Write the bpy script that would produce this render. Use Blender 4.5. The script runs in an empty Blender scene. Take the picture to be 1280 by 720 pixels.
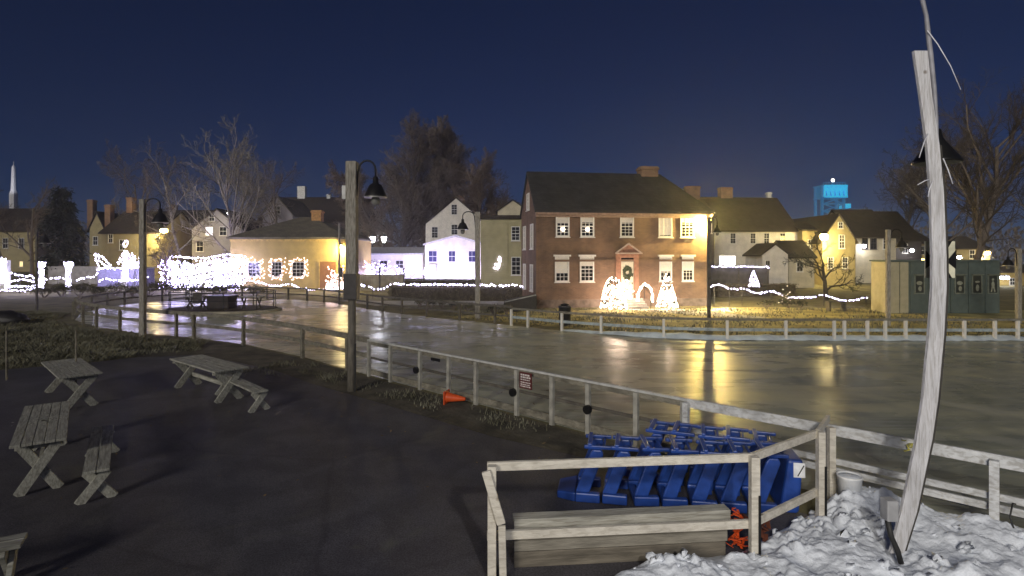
import bpy, bmesh, math, random
from mathutils import Vector, Matrix, noise
SC = bpy.context.scene
COL = SC.collection
PI = math.pi
# ------------------------------------------------------------------ camera frame of reference
F, H, HY = 700.0, 3.4, 319.0          # focal length in px of a 1280 wide frame, eye height, horizon row
def X_(px, y): return (px - 640.0) * y / F
def Z_(py, y): return H - (py - HY) * y / F
def P(px, py, y): return Vector((X_(px, y), y, Z_(py, y)))
def on_line(px, a, b):                 # where the sight line through column px meets the plan line a-b
    k = (px - 640.0) / F
    dx, dy = b[0] - a[0], b[1] - a[1]
    t = (k * a[1] - a[0]) / (dx - k * dy)
    return a[0] + t * dx, a[1] + t * dy
def sstep(a, b, x):
    t = max(0.0, min(1.0, (x - a) / (b - a)))
    return t * t * (3 - 2 * t)
def gz(x, y):                          # height of the land
    return 0.5 * sstep(44, 52, y) * (1 - sstep(-6, 6, x)) + 0.6 * sstep(52, 75, y)

# ------------------------------------------------------------------ materials
def nodes_of(m):
    m.use_nodes = True
    nt = m.node_tree
    return nt, nt.nodes, nt.links, nt.nodes['Principled BSDF']
MATS = {}
def mat(name, col, rough=0.7, var=0.25, scale=6.0, bump=0.0, bscale=None, metal=0.0, stretch=None, col2=None, spec=0.5):
    if name in MATS: return MATS[name]
    m = bpy.data.materials.new(name)
    nt, N, L, bs = nodes_of(m)
    tc = N.new('ShaderNodeTexCoord')
    mp = N.new('ShaderNodeMapping')
    if stretch: mp.inputs['Scale'].default_value = stretch
    L.new(tc.outputs['Object'], mp.inputs['Vector'])
    nz = N.new('ShaderNodeTexNoise'); nz.inputs['Scale'].default_value = scale; nz.inputs['Detail'].default_value = 6
    L.new(mp.outputs['Vector'], nz.inputs['Vector'])
    rp = N.new('ShaderNodeValToRGB')
    c2 = col2 or tuple(min(1, c * (1 + var)) for c in col)
    c1 = tuple(c * (1 - var) for c in col)
    rp.color_ramp.elements[0].position = 0.32; rp.color_ramp.elements[1].position = 0.68
    rp.color_ramp.elements[0].color = (*c1, 1); rp.color_ramp.elements[1].color = (*c2, 1)
    L.new(nz.outputs['Fac'], rp.inputs['Fac'])
    L.new(rp.outputs['Color'], bs.inputs['Base Color'])
    bs.inputs['Roughness'].default_value = rough
    bs.inputs['Metallic'].default_value = metal
    bs.inputs['Specular IOR Level'].default_value = spec
    if bump > 0:
        n2 = N.new('ShaderNodeTexNoise'); n2.inputs['Scale'].default_value = bscale or scale * 3; n2.inputs['Detail'].default_value = 5
        L.new(mp.outputs['Vector'], n2.inputs['Vector'])
        bp = N.new('ShaderNodeBump'); bp.inputs['Strength'].default_value = bump; bp.inputs['Distance'].default_value = 0.05
        L.new(n2.outputs['Fac'], bp.inputs['Height']); L.new(bp.outputs['Normal'], bs.inputs['Normal'])
    MATS[name] = m
    return m
def brick_mat(name, c1, c2, mortar, scale=1.0, bw=0.22, bh=0.075):
    m = bpy.data.materials.new(name); nt, N, L, bs = nodes_of(m)
    tc = N.new('ShaderNodeTexCoord'); sx = N.new('ShaderNodeSeparateXYZ'); L.new(tc.outputs['Object'], sx.inputs[0])
    ad = N.new('ShaderNodeMath'); ad.operation = 'ADD'; L.new(sx.outputs['X'], ad.inputs[0]); L.new(sx.outputs['Y'], ad.inputs[1])
    cb = N.new('ShaderNodeCombineXYZ'); L.new(ad.outputs[0], cb.inputs['X']); L.new(sx.outputs['Z'], cb.inputs['Y'])
    bt = N.new('ShaderNodeTexBrick'); L.new(cb.outputs[0], bt.inputs['Vector'])
    bt.inputs['Scale'].default_value = scale; bt.inputs['Brick Width'].default_value = bw; bt.inputs['Row Height'].default_value = bh
    bt.inputs['Mortar Size'].default_value = 0.007
    bt.inputs['Color1'].default_value = (*c1, 1); bt.inputs['Color2'].default_value = (*c2, 1); bt.inputs['Mortar'].default_value = (*mortar, 1)
    nz = N.new('ShaderNodeTexNoise'); nz.inputs['Scale'].default_value = 1.3; nz.inputs['Detail'].default_value = 6
    L.new(tc.outputs['Object'], nz.inputs['Vector'])
    mx = N.new('ShaderNodeMix'); mx.data_type = 'RGBA'; mx.blend_type = 'MULTIPLY'; mx.inputs['Factor'].default_value = 0.6
    L.new(bt.outputs['Color'], mx.inputs[6])
    rp = N.new('ShaderNodeValToRGB'); rp.color_ramp.elements[0].color = (0.45, 0.45, 0.45, 1); rp.color_ramp.elements[1].color = (1.25, 1.2, 1.15, 1)
    rp.color_ramp.elements[0].position = 0.3; rp.color_ramp.elements[1].position = 0.7
    L.new(nz.outputs['Fac'], rp.inputs['Fac']); L.new(rp.outputs['Color'], mx.inputs[7])
    L.new(mx.outputs[2], bs.inputs['Base Color']); bs.inputs['Roughness'].default_value = 0.85
    bp = N.new('ShaderNodeBump'); bp.inputs['Strength'].default_value = 0.5; bp.inputs['Distance'].default_value = 0.01
    L.new(bt.outputs['Fac'], bp.inputs['Height']); bp.invert = True; L.new(bp.outputs['Normal'], bs.inputs['Normal'])
    MATS[name] = m
    return m
def clap_mat(name, col, pitch=0.13, rough=0.6):
    m = mat(name, col, rough, 0.12, 1.5); nt, N, L, bs = nodes_of(m)
    tc = N.new('ShaderNodeTexCoord'); sx = N.new('ShaderNodeSeparateXYZ'); L.new(tc.outputs['Object'], sx.inputs[0])
    d = N.new('ShaderNodeMath'); d.operation = 'DIVIDE'; d.inputs[1].default_value = pitch; L.new(sx.outputs['Z'], d.inputs[0])
    fr = N.new('ShaderNodeMath'); fr.operation = 'FRACT'; L.new(d.outputs[0], fr.inputs[0])
    bp = N.new('ShaderNodeBump'); bp.invert = True; bp.inputs['Strength'].default_value = 0.6; bp.inputs['Distance'].default_value = 0.02
    L.new(fr.outputs[0], bp.inputs['Height']); L.new(bp.outputs['Normal'], bs.inputs['Normal'])
    return m
def glow(name, col, strength):
    if name in MATS: return MATS[name]
    m = bpy.data.materials.new(name); nt, N, L, bs = nodes_of(m)
    bs.inputs['Base Color'].default_value = (*col, 1)
    bs.inputs['Emission Color'].default_value = (*col, 1); bs.inputs['Emission Strength'].default_value = strength
    MATS[name] = m
    return m

# colours (base albedo)
WOOD_GREY = mat('weathered_wood', (0.35, 0.33, 0.29), 0.8, 0.35, 5, 0.3, 30, stretch=(6, 6, 0.8))
WOOD_TABLE = mat('table_wood', (0.38, 0.38, 0.34), 0.75, 0.35, 4, 0.3, 20, stretch=(0.8, 7, 4))
WOOD_WHITE = mat('pale_timber', (0.66, 0.62, 0.54), 0.65, 0.14, 3, 0.2, 24, stretch=(1, 3, 3))
WOOD_PAINT = mat('worn_white_paint', (0.58, 0.59, 0.60), 0.6, 0.25, 3.5, 0.15, 18)
WOOD_BOARD = mat('bleached_board', (0.62, 0.615, 0.635), 0.7, 0.16, 2.2, 0.35, 20, stretch=(5, 5, 0.7))
WOOD_DARK = mat('dark_rail_wood', (0.10, 0.09, 0.075), 0.8, 0.4, 6, 0.2)
WOOD_OLD = mat('old_rail_wood', (0.22, 0.205, 0.165), 0.8, 0.35, 4, 0.3, 16)
PLANK = mat('old_plank_wood', (0.40, 0.39, 0.345), 0.8, 0.3, 3, 0.3, 22, stretch=(0.6, 6, 6))
IRON = mat('black_iron', (0.012, 0.012, 0.013), 0.45, 0.2, 8, 0.0, metal=0.3)
STEEL = mat('galvanised_steel', (0.62, 0.62, 0.60), 0.45, 0.15, 8, metal=0.1)
RUBBER = mat('black_rubber', (0.02, 0.02, 0.02), 0.6)
WHITE = mat('white_trim_paint', (0.78, 0.76, 0.72), 0.5, 0.06, 5)
BLIND = mat('cream_blind', (0.8, 0.76, 0.68), 0.8, 0.05, 3)
GLASS = mat('dark_window_glass', (0.012, 0.013, 0.016), 0.06, 0.1, 3, spec=0.8)
BRICK = brick_mat('red_brick', (0.20, 0.115, 0.07), (0.14, 0.08, 0.052), (0.24, 0.19, 0.15))
BRICK_CH = brick_mat('chimney_brick', (0.36, 0.2, 0.11), (0.28, 0.15, 0.09), (0.33, 0.28, 0.22))
SHINGLE = brick_mat('slate_shingles', (0.05, 0.052, 0.055), (0.035, 0.036, 0.04), (0.02, 0.02, 0.02), 1.0, 0.3, 0.15)
SHINGLE_BR = brick_mat('brown_shingles', (0.06, 0.047, 0.04), (0.045, 0.036, 0.03), (0.02, 0.02, 0.02), 1.0, 0.3, 0.15)
SHINGLE_OL = brick_mat('weathered_shingles', (0.19, 0.175, 0.13), (0.15, 0.14, 0.105), (0.07, 0.06, 0.05), 1.0, 0.3, 0.15)
CL_YELLOW = clap_mat('mustard_clapboard', (0.46, 0.34, 0.12))
CL_OCHRE = clap_mat('ochre_clapboard', (0.36, 0.30, 0.15))
CL_OLIVE = clap_mat('olive_clapboard', (0.40, 0.36, 0.2), 0.16)
CL_WHITE = clap_mat('white_clapboard', (0.72, 0.68, 0.62))
CL_CREAM = clap_mat('cream_clapboard', (0.6, 0.54, 0.4))
CL_GREY = clap_mat('grey_clapboard', (0.33, 0.31, 0.33))
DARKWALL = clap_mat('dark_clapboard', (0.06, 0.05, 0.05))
BROWN_DOOR = mat('brown_door_paint', (0.28, 0.13, 0.05), 0.5, 0.15, 4)
STONE = mat('granite_step', (0.42, 0.4, 0.37), 0.85, 0.2, 8, 0.3)
PANEL_GREEN = mat('green_panel', (0.10, 0.13, 0.12), 0.6, 0.15, 3)
PANEL_TAN = mat('tan_panel', (0.44, 0.40, 0.27), 0.7, 0.1, 3)
BLUE = mat('blue_plastic', (0.017, 0.058, 0.28), 0.36, 0.45, 3.2, 0.08, 30)
BARK = mat('grey_bark', (0.17, 0.14, 0.12), 0.9, 0.35, 5, 0.4, 20, stretch=(4, 4, 0.6))
TWIG = mat('brown_twigs', (0.15, 0.12, 0.10), 0.9, 0.3, 1.2)
TWIG_DIM = mat('dim_twigs', (0.075, 0.06, 0.05), 0.9, 0.3, 1.2)  # darker twig copy, the dim light is put into the colour
TWIG_LIT = mat('lit_pale_twigs', (0.27, 0.24, 0.18), 0.9, 0.3, 1.2)  # paler twig copy, light from the displays is put into the colour
TWIG2 = mat('russet_twigs', (0.17, 0.125, 0.095), 0.9, 0.35, 0.6)
NEEDLE = mat('dark_needles', (0.035, 0.04, 0.03), 0.85, 0.4, 1.0)
SHRUB = mat('winter_shrub', (0.10, 0.095, 0.055), 0.9, 0.5, 2.0)
HEDGE = mat('clipped_hedge', (0.13, 0.11, 0.075), 0.9, 0.45, 2.5)
DRYGRASS = mat('dry_grass_blades', (0.18, 0.17, 0.10), 0.9, 0.45, 0.8, col2=(0.25, 0.245, 0.18))
ORANGE = mat('orange_plastic', (0.75, 0.10, 0.02), 0.45, 0.15, 6)
SIGNRED = mat('maroon_sign', (0.10, 0.02, 0.02), 0.5)
PURPLE = mat('mauve_panel', (0.3, 0.28, 0.5), 0.6)

L_COOL = glow('cool_white_bulbs', (0.72, 0.67, 1.0), 15.0)
L_VIO = glow('violet_white_bulbs', (0.55, 0.47, 1.0), 17.0)
L_WARM = glow('warm_white_bulbs', (1.0, 0.80, 0.62), 15.0)
L_PINK = glow('pinkish_white_bulbs', (1.0, 0.74, 0.72), 4.0)
L_AMBER = glow('amber_lamp_glass', (1.0, 0.72, 0.20), 45.0)
L_LAMP = glow('white_lamp_glass', (0.95, 0.93, 1.0), 25.0)
L_WIN = glow('lit_window_glass', (0.95, 0.9, 1.0), 1.6)
L_WINY = glow('yellow_lit_window_glass', (1.0, 0.75, 0.35), 1.3)
L_CANDLE = glow('candle_bulb', (1.0, 0.85, 0.65), 14.0)
L_BLUE = glow('blue_emissive_steel', (0.03, 0.48, 0.80), 0.8)  # steel that glows by itself, in place of blue floodlighting
L_BLUE3 = glow('dim_blue_emissive_steel', (0.02, 0.2, 0.42), 0.45)
L_BLUE2 = glow('blue_emissive_lattice', (0.03, 0.2, 0.42), 0.35)
L_SPIRE = mat('white_spire_paint', (0.8, 0.8, 0.86), 0.5, 0.05)

def grain(m, stretch, knots=2.2, amount=.5):
    nt = m.node_tree; N, L = nt.nodes, nt.links; bs = N['Principled BSDF']
    src = bs.inputs['Base Color'].links[0].from_socket
    tc = N.new('ShaderNodeTexCoord'); mp = N.new('ShaderNodeMapping'); mp.inputs['Scale'].default_value = stretch; L.new(tc.outputs['Object'], mp.inputs['Vector'])
    nz = N.new('ShaderNodeTexNoise'); nz.inputs['Scale'].default_value = 9; nz.inputs['Detail'].default_value = 8; nz.inputs['Distortion'].default_value = .7; L.new(mp.outputs[0], nz.inputs['Vector'])
    r1 = N.new('ShaderNodeValToRGB'); r1.color_ramp.elements[0].position = .36; r1.color_ramp.elements[1].position = .56; r1.color_ramp.elements[0].color = (.58, .55, .5, 1); r1.color_ramp.elements[1].color = (1.05, 1.05, 1.05, 1); L.new(nz.outputs['Fac'], r1.inputs['Fac'])
    vo = N.new('ShaderNodeTexVoronoi'); vo.inputs['Scale'].default_value = knots; L.new(tc.outputs['Object'], vo.inputs['Vector'])
    r2 = N.new('ShaderNodeValToRGB'); r2.color_ramp.elements[0].position = .03; r2.color_ramp.elements[1].position = .085; r2.color_ramp.elements[0].color = (.28, .22, .16, 1); r2.color_ramp.elements[1].color = (1, 1, 1, 1); L.new(vo.outputs['Distance'], r2.inputs['Fac'])
    a = N.new('ShaderNodeMix'); a.data_type = 'RGBA'; a.blend_type = 'MULTIPLY'; a.inputs['Factor'].default_value = amount; L.new(src, a.inputs[6]); L.new(r1.outputs[0], a.inputs[7])
    b = N.new('ShaderNodeMix'); b.data_type = 'RGBA'; b.blend_type = 'MULTIPLY'; b.inputs['Factor'].default_value = .8; L.new(a.outputs[2], b.inputs[6]); L.new(r2.outputs[0], b.inputs[7])
    L.new(b.outputs[2], bs.inputs['Base Color'])
grain(WOOD_WHITE, (.8, 3, 3), 2.6, .45); grain(WOOD_PAINT, (1.2, 1.2, 2.5), 2.2, .7); grain(PLANK, (.5, 7, 7), 2.4, .75); grain(WOOD_BOARD, (6, 6, .5), 3.0, .6); grain(WOOD_TABLE, (.6, 6, 3), 2.8, .7); grain(WOOD_GREY, (5, 5, .5), 2.0, .8); grain(WOOD_OLD, (1.2, 1.2, 2.5), 2.0, .7)

# ------------------------------------------------------------------ mesh builder
class MB:
    def __init__(s): s.v = []; s.f = []
    def add(s, vs, fs):
        b = len(s.v); s.v.extend([tuple(v) for v in vs]); s.f.extend([tuple(b + i for i in f) for f in fs]); return s
    def box(s, x0, x1, y0, y1, z0, z1, fn=None):
        vs = [(x, y, z) for z in (z0, z1) for y in (y0, y1) for x in (x0, x1)]
        if fn: vs = [fn(*v) for v in vs]
        return s.add(vs, [(0, 2, 3, 1), (4, 5, 7, 6), (0, 1, 5, 4), (2, 6, 7, 3), (0, 4, 6, 2), (1, 3, 7, 5)])
    def bar(s, a, b, w, h, up=(0, 0, 1)):
        a, b = Vector(a), Vector(b); d = (b - a).normalized(); u = Vector(up)
        if abs(d.dot(u)) > 0.98: u = Vector((0, 1, 0))
        sd = d.cross(u).normalized(); u = sd.cross(d).normalized()
        vs = []
        for p in (a, b):
            for i, j in ((-1, -1), (1, -1), (1, 1), (-1, 1)): vs.append(p + sd * (i * w / 2) + u * (j * h / 2))
        return s.add(vs, [(3, 2, 1, 0), (4, 5, 6, 7), (0, 1, 5, 4), (1, 2, 6, 5), (2, 3, 7, 6), (3, 0, 4, 7)])
    def tube(s, pts, r, n=8, cap=True):
        pts = [Vector(p) for p in pts]; m = len(pts)
        rs = r if isinstance(r, (list, tuple)) else [r] * m
        prev = None; rings = []
        for i, p in enumerate(pts):
            d = (pts[min(i + 1, m - 1)] - pts[max(i - 1, 0)]).normalized()
            if prev is None:
                a = Vector((0, 0, 1)) if abs(d.z) < 0.9 else Vector((1, 0, 0))
                u = d.cross(a).normalized()
            else:
                u = (prev - d * prev.dot(d)).normalized()
            prev = u; w = d.cross(u)
            rings.append([p + (u * math.cos(2 * PI * k / n) + w * math.sin(2 * PI * k / n)) * rs[i] for k in range(n)])
        vs = [v for rg in rings for v in rg]; fs = []
        for i in range(m - 1):
            for k in range(n):
                fs.append((i * n + k, i * n + (k + 1) % n, (i + 1) * n + (k + 1) % n, (i + 1) * n + k))
        if cap: fs.append(tuple(reversed(range(n)))); fs.append(tuple((m - 1) * n + k for k in range(n)))
        return s.add(vs, fs)
    def lathe(s, prof, n=16, c=(0, 0, 0)):
        vs = []; fs = []
        for r, z in prof:
            for k in range(n): vs.append((c[0] + r * math.cos(2 * PI * k / n), c[1] + r * math.sin(2 * PI * k / n), c[2] + z))
        for i in range(len(prof) - 1):
            for k in range(n): fs.append((i * n + k, i * n + (k + 1) % n, (i + 1) * n + (k + 1) % n, (i + 1) * n + k))
        fs.append(tuple(reversed(range(n)))); fs.append(tuple((len(prof) - 1) * n + k for k in range(n)))
        return s.add(vs, fs)
    def prism(s, poly, t0, t1, fn):        # poly of (a, b); fn(a, b, t) -> xyz
        n = len(poly)
        vs = [fn(a, b, t0) for a, b in poly] + [fn(a, b, t1) for a, b in poly]
        fs = [tuple(range(n)), tuple(reversed(range(n, 2 * n)))] + [(i, n + i, n + (i + 1) % n, (i + 1) % n) for i in range(n)]
        return s.add(vs, fs)
    def octa(s, c, r):
        x, y, z = c
        return s.add([(x + r, y, z), (x - r, y, z), (x, y + r, z), (x, y - r, z), (x, y, z + r), (x, y, z - r)],
                     [(0, 2, 4), (2, 1, 4), (1, 3, 4), (3, 0, 4), (2, 0, 5), (1, 2, 5), (3, 1, 5), (0, 3, 5)])
    def ball(s, c, r, nu=12, nv=8, sq=(1, 1, 1)):
        prof = [(max(1e-4, r * math.sin(PI * i / nv)), -r * math.cos(PI * i / nv)) for i in range(nv + 1)]
        b = len(s.v); s.lathe(prof, nu)
        for i in range(b, len(s.v)):
            v = s.v[i]; s.v[i] = (c[0] + v[0] * sq[0], c[1] + v[1] * sq[1], c[2] + v[2] * sq[2])
        return s
    def build(s, name, m, parent=None, smooth=False, bevel=0.0, recalc=True):
        me = bpy.data.meshes.new(name); me.from_pydata(s.v, [], s.f); me.materials.append(m)
        if recalc and len(s.f) < 60000:
            bm = bmesh.new(); bm.from_mesh(me); bmesh.ops.recalc_face_normals(bm, faces=bm.faces); bm.to_mesh(me); bm.free()
        if smooth: me.polygons.foreach_set('use_smooth', [True] * len(me.polygons))
        o = bpy.data.objects.new(name, me); COL.objects.link(o)
        if parent: o.parent = parent
        if bevel > 0:
            b = o.modifiers.new('edge', 'BEVEL'); b.width = bevel; b.segments = 2; b.limit_method = 'ANGLE'
        return o
def tag(o, label=None, cat=None, group=None, kind=None):
    if label: o['label'] = label
    if cat: o['category'] = cat
    if group: o['group'] = group
    if kind: o['kind'] = kind
    return o
def thing(name, label, cat, loc=(0, 0, 0), rz=0.0, group=None):
    o = bpy.data.objects.new(name, None); COL.objects.link(o); o.empty_display_size = 0.3
    o.location = loc; o.rotation_euler = (0, 0, rz)
    return tag(o, label, cat, group)
def kids(o): return [c for c in COL.objects if c.parent == o]
def copy_tree(o, parent=None):
    c = o.copy(); COL.objects.link(c); c.parent = parent
    for ch in kids(o): copy_tree(ch, c)
    return c
def struct(o, label=None, cat=None):
    return tag(o, label, cat, None, 'structure')

# ------------------------------------------------------------------ camera, world, render settings
cam = bpy.data.cameras.new('webcam'); co = bpy.data.objects.new('webcam', cam); COL.objects.link(co)
co.location = (0, 0, H); co.rotation_euler = (PI / 2, 0, 0)
cam.sensor_width = 36; cam.lens = 36 * F / 1280; cam.shift_y = -(360 - HY) / 1280
cam.clip_end = 4000; cam.clip_start = 0.05
SC.camera = co
SUN_EL, SUN_AZ = math.radians(19), math.radians(203)
w = bpy.data.worlds.new('World'); SC.world = w; w.use_nodes = True
nt = w.node_tree; bg = nt.nodes['Background']
sky = nt.nodes.new('ShaderNodeTexSky'); sky.sky_type = 'NISHITA'; sky.sun_disc = False
sky.sun_elevation = SUN_EL; sky.sun_rotation = SUN_AZ
sky.air_density = 1.0; sky.dust_density = 0.1; sky.ozone_density = 5.0; sky.altitude = 3500
tint = nt.nodes.new('ShaderNodeMix'); tint.data_type = 'RGBA'; tint.blend_type = 'MULTIPLY'; tint.inputs['Factor'].default_value = 1.0
tint.inputs[7].default_value = (0.86, 0.84, 1.26, 1)
nt.links.new(sky.outputs['Color'], tint.inputs[6]); nt.links.new(tint.outputs[2], bg.inputs['Color']); bg.inputs['Strength'].default_value = 0.0105
def lamp(kind, name, loc, energy, col, radius=0.1, target=None, spot=None, blend=0.5):
    l = bpy.data.lights.new(name, kind); l.energy = energy; l.color = col
    if kind == 'SUN': l.angle = radius
    else: l.shadow_soft_size = radius
    if spot: l.spot_size = spot; l.spot_blend = blend
    o = bpy.data.objects.new(name, l); COL.objects.link(o); o.location = loc
    if target is not None:
        o.rotation_euler = (Vector(target) - Vector(loc)).to_track_quat('-Z', 'Y').to_euler()
    return o
d = Vector((math.sin(SUN_AZ) * math.cos(SUN_EL), math.cos(SUN_AZ) * math.cos(SUN_EL), math.sin(SUN_EL)))
lamp('SUN', 'night_fill_sun', (0, -20, 30), 1.35, (1.0, 0.93, 0.80), math.radians(12), target=Vector((0, -20, 30)) - d)  # soft fill lamp added in place of diffuse night light from all around
lamp('SPOT', 'rink_floodlight', (1.6, -0.6, 4.7), 860, (1.0, 0.97, 0.94), 0.12, target=(3.6, 7.5, 0.5), spot=math.radians(120), blend=0.9)
SC.view_settings.view_transform = 'Standard'; SC.view_settings.look = 'None'
SC.view_settings.exposure = 0; SC.view_settings.gamma = 1; SC.view_settings.use_curve_mapping = False
SC.cycles.use_denoising = True
SC.cycles.max_bounces = 5; SC.cycles.diffuse_bounces = 2; SC.cycles.glossy_bounces = 3; SC.cycles.transmission_bounces = 3
SC.cycles.sample_clamp_indirect = 4; SC.cycles.caustics_reflective = False; SC.cycles.caustics_refractive = False
SC.cycles.use_light_tree = True; SC.cycles.volume_bounces = 0
HAZE = 0.0011

# ================================================================== THE GROUND
def grid(name, x0, x1, y0, y1, step, zf, m, inside=None):
    nx, ny = int(round((x1 - x0) / step)), int(round((y1 - y0) / step))
    mb = MB(); vs = []
    for j in range(ny + 1):
        for i in range(nx + 1):
            x = x0 + (x1 - x0) * i / nx; y = y0 + (y1 - y0) * j / ny; vs.append((x, y, zf(x, y)))
    fs = []
    for j in range(ny):
        for i in range(nx):
            if inside is None or inside(x0 + (x1 - x0) * (i + .5) / nx, y0 + (y1 - y0) * (j + .5) / ny):
                fs.append((j * (nx + 1) + i, j * (nx + 1) + i + 1, (j + 1) * (nx + 1) + i + 1, (j + 1) * (nx + 1) + i))
    mb.add(vs, fs)
    return mb.build(name, m, smooth=True, recalc=False)
def flat(name, poly, z, m):
    mb = MB(); mb.add([(x, y, z) for x, y in poly], [tuple(range(len(poly)))])
    o = mb.build(name, m, recalc=False)
    if o.data.polygons[0].normal.z < 0: o.data.flip_normals()
    return o
TURF = mat('winter_turf', (0.17, 0.15, 0.07), 0.95, 0.4, 0.9, 0.6, 14, col2=(0.22, 0.20, 0.10))
struct(grid('ground', -160, 160, -20, 420, 4, lambda x, y: gz(x, y) - 0.004, TURF))

# rink outline (plan), near edge left->right then far edge right->left
NEAR = [(-26.5, 37.0), (-25.4, 33.0), (-22.8, 29.2), (-19.3, 26.2), (-16.0, 24.3), (-12.9, 22.9), (-10.2, 21.3), (-6.9, 18.6), (-4.07, 15.85), (2.92, 9.28), (4.43, 7.93), (5.95, 6.51), (7.9, 4.7)]
FAR = [(30.0, 22.0), (20.4, 22.3), (12.8, 22.3), (8.5, 22.4), (6.2, 22.9), (3.86, 24.1), (2.26, 25.1), (0.0, 27.0), (-4.3, 30.4), (-7.5, 33.4), (-10.0, 36.4), (-13.0, 40.0), (-16.5, 42.6), (-20.4, 43.8), (-24.5, 42.6), (-26.3, 40.0)]
ICE = bpy.data.materials.new('rink_ice'); MATS['rink_ice'] = ICE
nt, N, L, bs = nodes_of(ICE)
tc = N.new('ShaderNodeTexCoord')
n1 = N.new('ShaderNodeTexNoise'); n1.inputs['Scale'].default_value = 0.35; n1.inputs['Detail'].default_value = 8; L.new(tc.outputs['Object'], n1.inputs['Vector'])
mp = N.new('ShaderNodeMapping'); mp.inputs['Rotation'].default_value = (0, 0, 0.25); mp.inputs['Scale'].default_value = (0.25, 1.6, 1); L.new(tc.outputs['Object'], mp.inputs['Vector'])
n2 = N.new('ShaderNodeTexNoise'); n2.inputs['Scale'].default_value = 0.9; n2.inputs['Detail'].default_value = 6; L.new(mp.outputs[0], n2.inputs['Vector'])
mx = N.new('ShaderNodeMath'); mx.operation = 'ADD'; L.new(n1.outputs['Fac'], mx.inputs[0]); L.new(n2.outputs['Fac'], mx.inputs[1])
rp = N.new('ShaderNodeValToRGB'); rp.color_ramp.elements[0].position = 0.38 ; rp.color_ramp.elements[1].position = 0.66
hf = N.new('ShaderNodeMath'); hf.operation = 'MULTIPLY'; hf.inputs[1].default_value = 0.5; L.new(mx.outputs[0], hf.inputs[0])
L.new(hf.outputs[0], rp.inputs['Fac'])
rp.color_ramp.elements[0].color = (0.32, 0.345, 0.285, 1); rp.color_ramp.elements[1].color = (0.58, 0.575, 0.44, 1)
L.new(rp.outputs['Color'], bs.inputs['Base Color'])
rr_ice = rr = N.new('ShaderNodeMapRange'); rr.inputs['From Min'].default_value = 0.35; rr.inputs['From Max'].default_value = 0.65; rr.inputs['To Min'].default_value = 0.17; rr.inputs['To Max'].default_value = 0.38; bs.inputs['Specular IOR Level'].default_value = 0.22
L.new(hf.outputs[0], rr.inputs['Value']); L.new(rr.outputs[0], bs.inputs['Roughness'])
n3 = N.new('ShaderNodeTexNoise'); n3.inputs['Scale'].default_value = 3.0; n3.inputs['Detail'].default_value = 5; L.new(tc.outputs['Object'], n3.inputs['Vector'])
bp = N.new('ShaderNodeBump'); bp.inputs['Strength'].default_value = 0.12; bp.inputs['Distance'].default_value = 0.04; L.new(n3.outputs['Fac'], bp.inputs['Height']); L.new(bp.outputs[0], bs.inputs['Normal'])
tc0, rp0 = tc, rp
def helper_ice():
    nt, N, L, bs = ICE.node_tree, ICE.node_tree.nodes, ICE.node_tree.links, ICE.node_tree.nodes['Principled BSDF']
    src = rp0.outputs['Color']; v = tc0.outputs['Object']
    col = mixc(N, L, src, ramp(N, L, noise_(N, L, v, 1.1, 9, .8), .35, .66, (.72, .74, .74), (1.12, 1.1, 1.02)))
    fro = ramp(N, L, noise_(N, L, v, .55, 10, 1.2), .54, .70, (0, 0, 0), (.55, .55, .55)); col = mixc(N, L, col, (.5, .5, .44), fro, 'MIX')
    for rot, sc in ((.3, 3.2), (1.1, 2.6), (-.6, 3.8), (2.0, 3.0)):
        m2 = N.new('ShaderNodeMapping'); m2.inputs['Rotation'].default_value = (0, 0, rot); m2.inputs['Scale'].default_value = (.10, 1.0, 1); L.new(v, m2.inputs['Vector'])
        ln = ramp(N, L, noise_(N, L, m2.outputs[0], sc, 7, .9), .595, .615, (0, 0, 0), (.22, .22, .22)); col = mixc(N, L, col, (.56, .56, .5), ln, 'MIX')
    L.new(col, bs.inputs['Base Color'])
    ad = N.new('ShaderNodeMath'); ad.operation = 'MULTIPLY_ADD'; ad.inputs[1].default_value = .35; L.new(fro, ad.inputs[0]); L.new(rr_ice.outputs[0], ad.inputs[2]); L.new(ad.outputs[0], bs.inputs['Roughness'])

def ramp(N, L, src, p0, p1, c0, c1):
    r = N.new('ShaderNodeValToRGB'); r.color_ramp.elements[0].position = p0; r.color_ramp.elements[1].position = p1
    r.color_ramp.elements[0].color = (*c0, 1); r.color_ramp.elements[1].color = (*c1, 1); L.new(src, r.inputs['Fac']); return r.outputs['Color']
def noise_(N, L, vec, scale, detail=6, dist=0.0):
    n = N.new('ShaderNodeTexNoise'); n.inputs['Scale'].default_value = scale; n.inputs['Detail'].default_value = detail; n.inputs['Distortion'].default_value = dist; L.new(vec, n.inputs['Vector']); return n.outputs['Fac']
def mixc(N, L, a, b, fac=1.0, mode='MULTIPLY'):
    m = N.new('ShaderNodeMix'); m.data_type = 'RGBA'; m.blend_type = mode
    if isinstance(fac, float): m.inputs['Factor'].default_value = fac
    else: L.new(fac, m.inputs['Factor'])
    for k, v in ((6, a), (7, b)):
        if isinstance(v, tuple): m.inputs[k].default_value = (*v, 1)
        else: L.new(v, m.inputs[k])
    return m.outputs[2]
ASPHALT = bpy.data.materials.new('patio_asphalt'); nt, N, L, bs = nodes_of(ASPHALT)
tc = N.new('ShaderNodeTexCoord').outputs['Object']
base = ramp(N, L, noise_(N, L, tc, .35, 8), .35, .65, (.076, .071, .084), (.098, .093, .102))
base = mixc(N, L, base, ramp(N, L, noise_(N, L, tc, 55, 3), .3, .7, (.45, .45, .45), (1.5, 1.5, 1.5)))
base = mixc(N, L, base, ramp(N, L, noise_(N, L, tc, 1.7, 7, .6), .42, .6, (.8, .8, .8), (1.05, 1.05, 1.05)))
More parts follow.
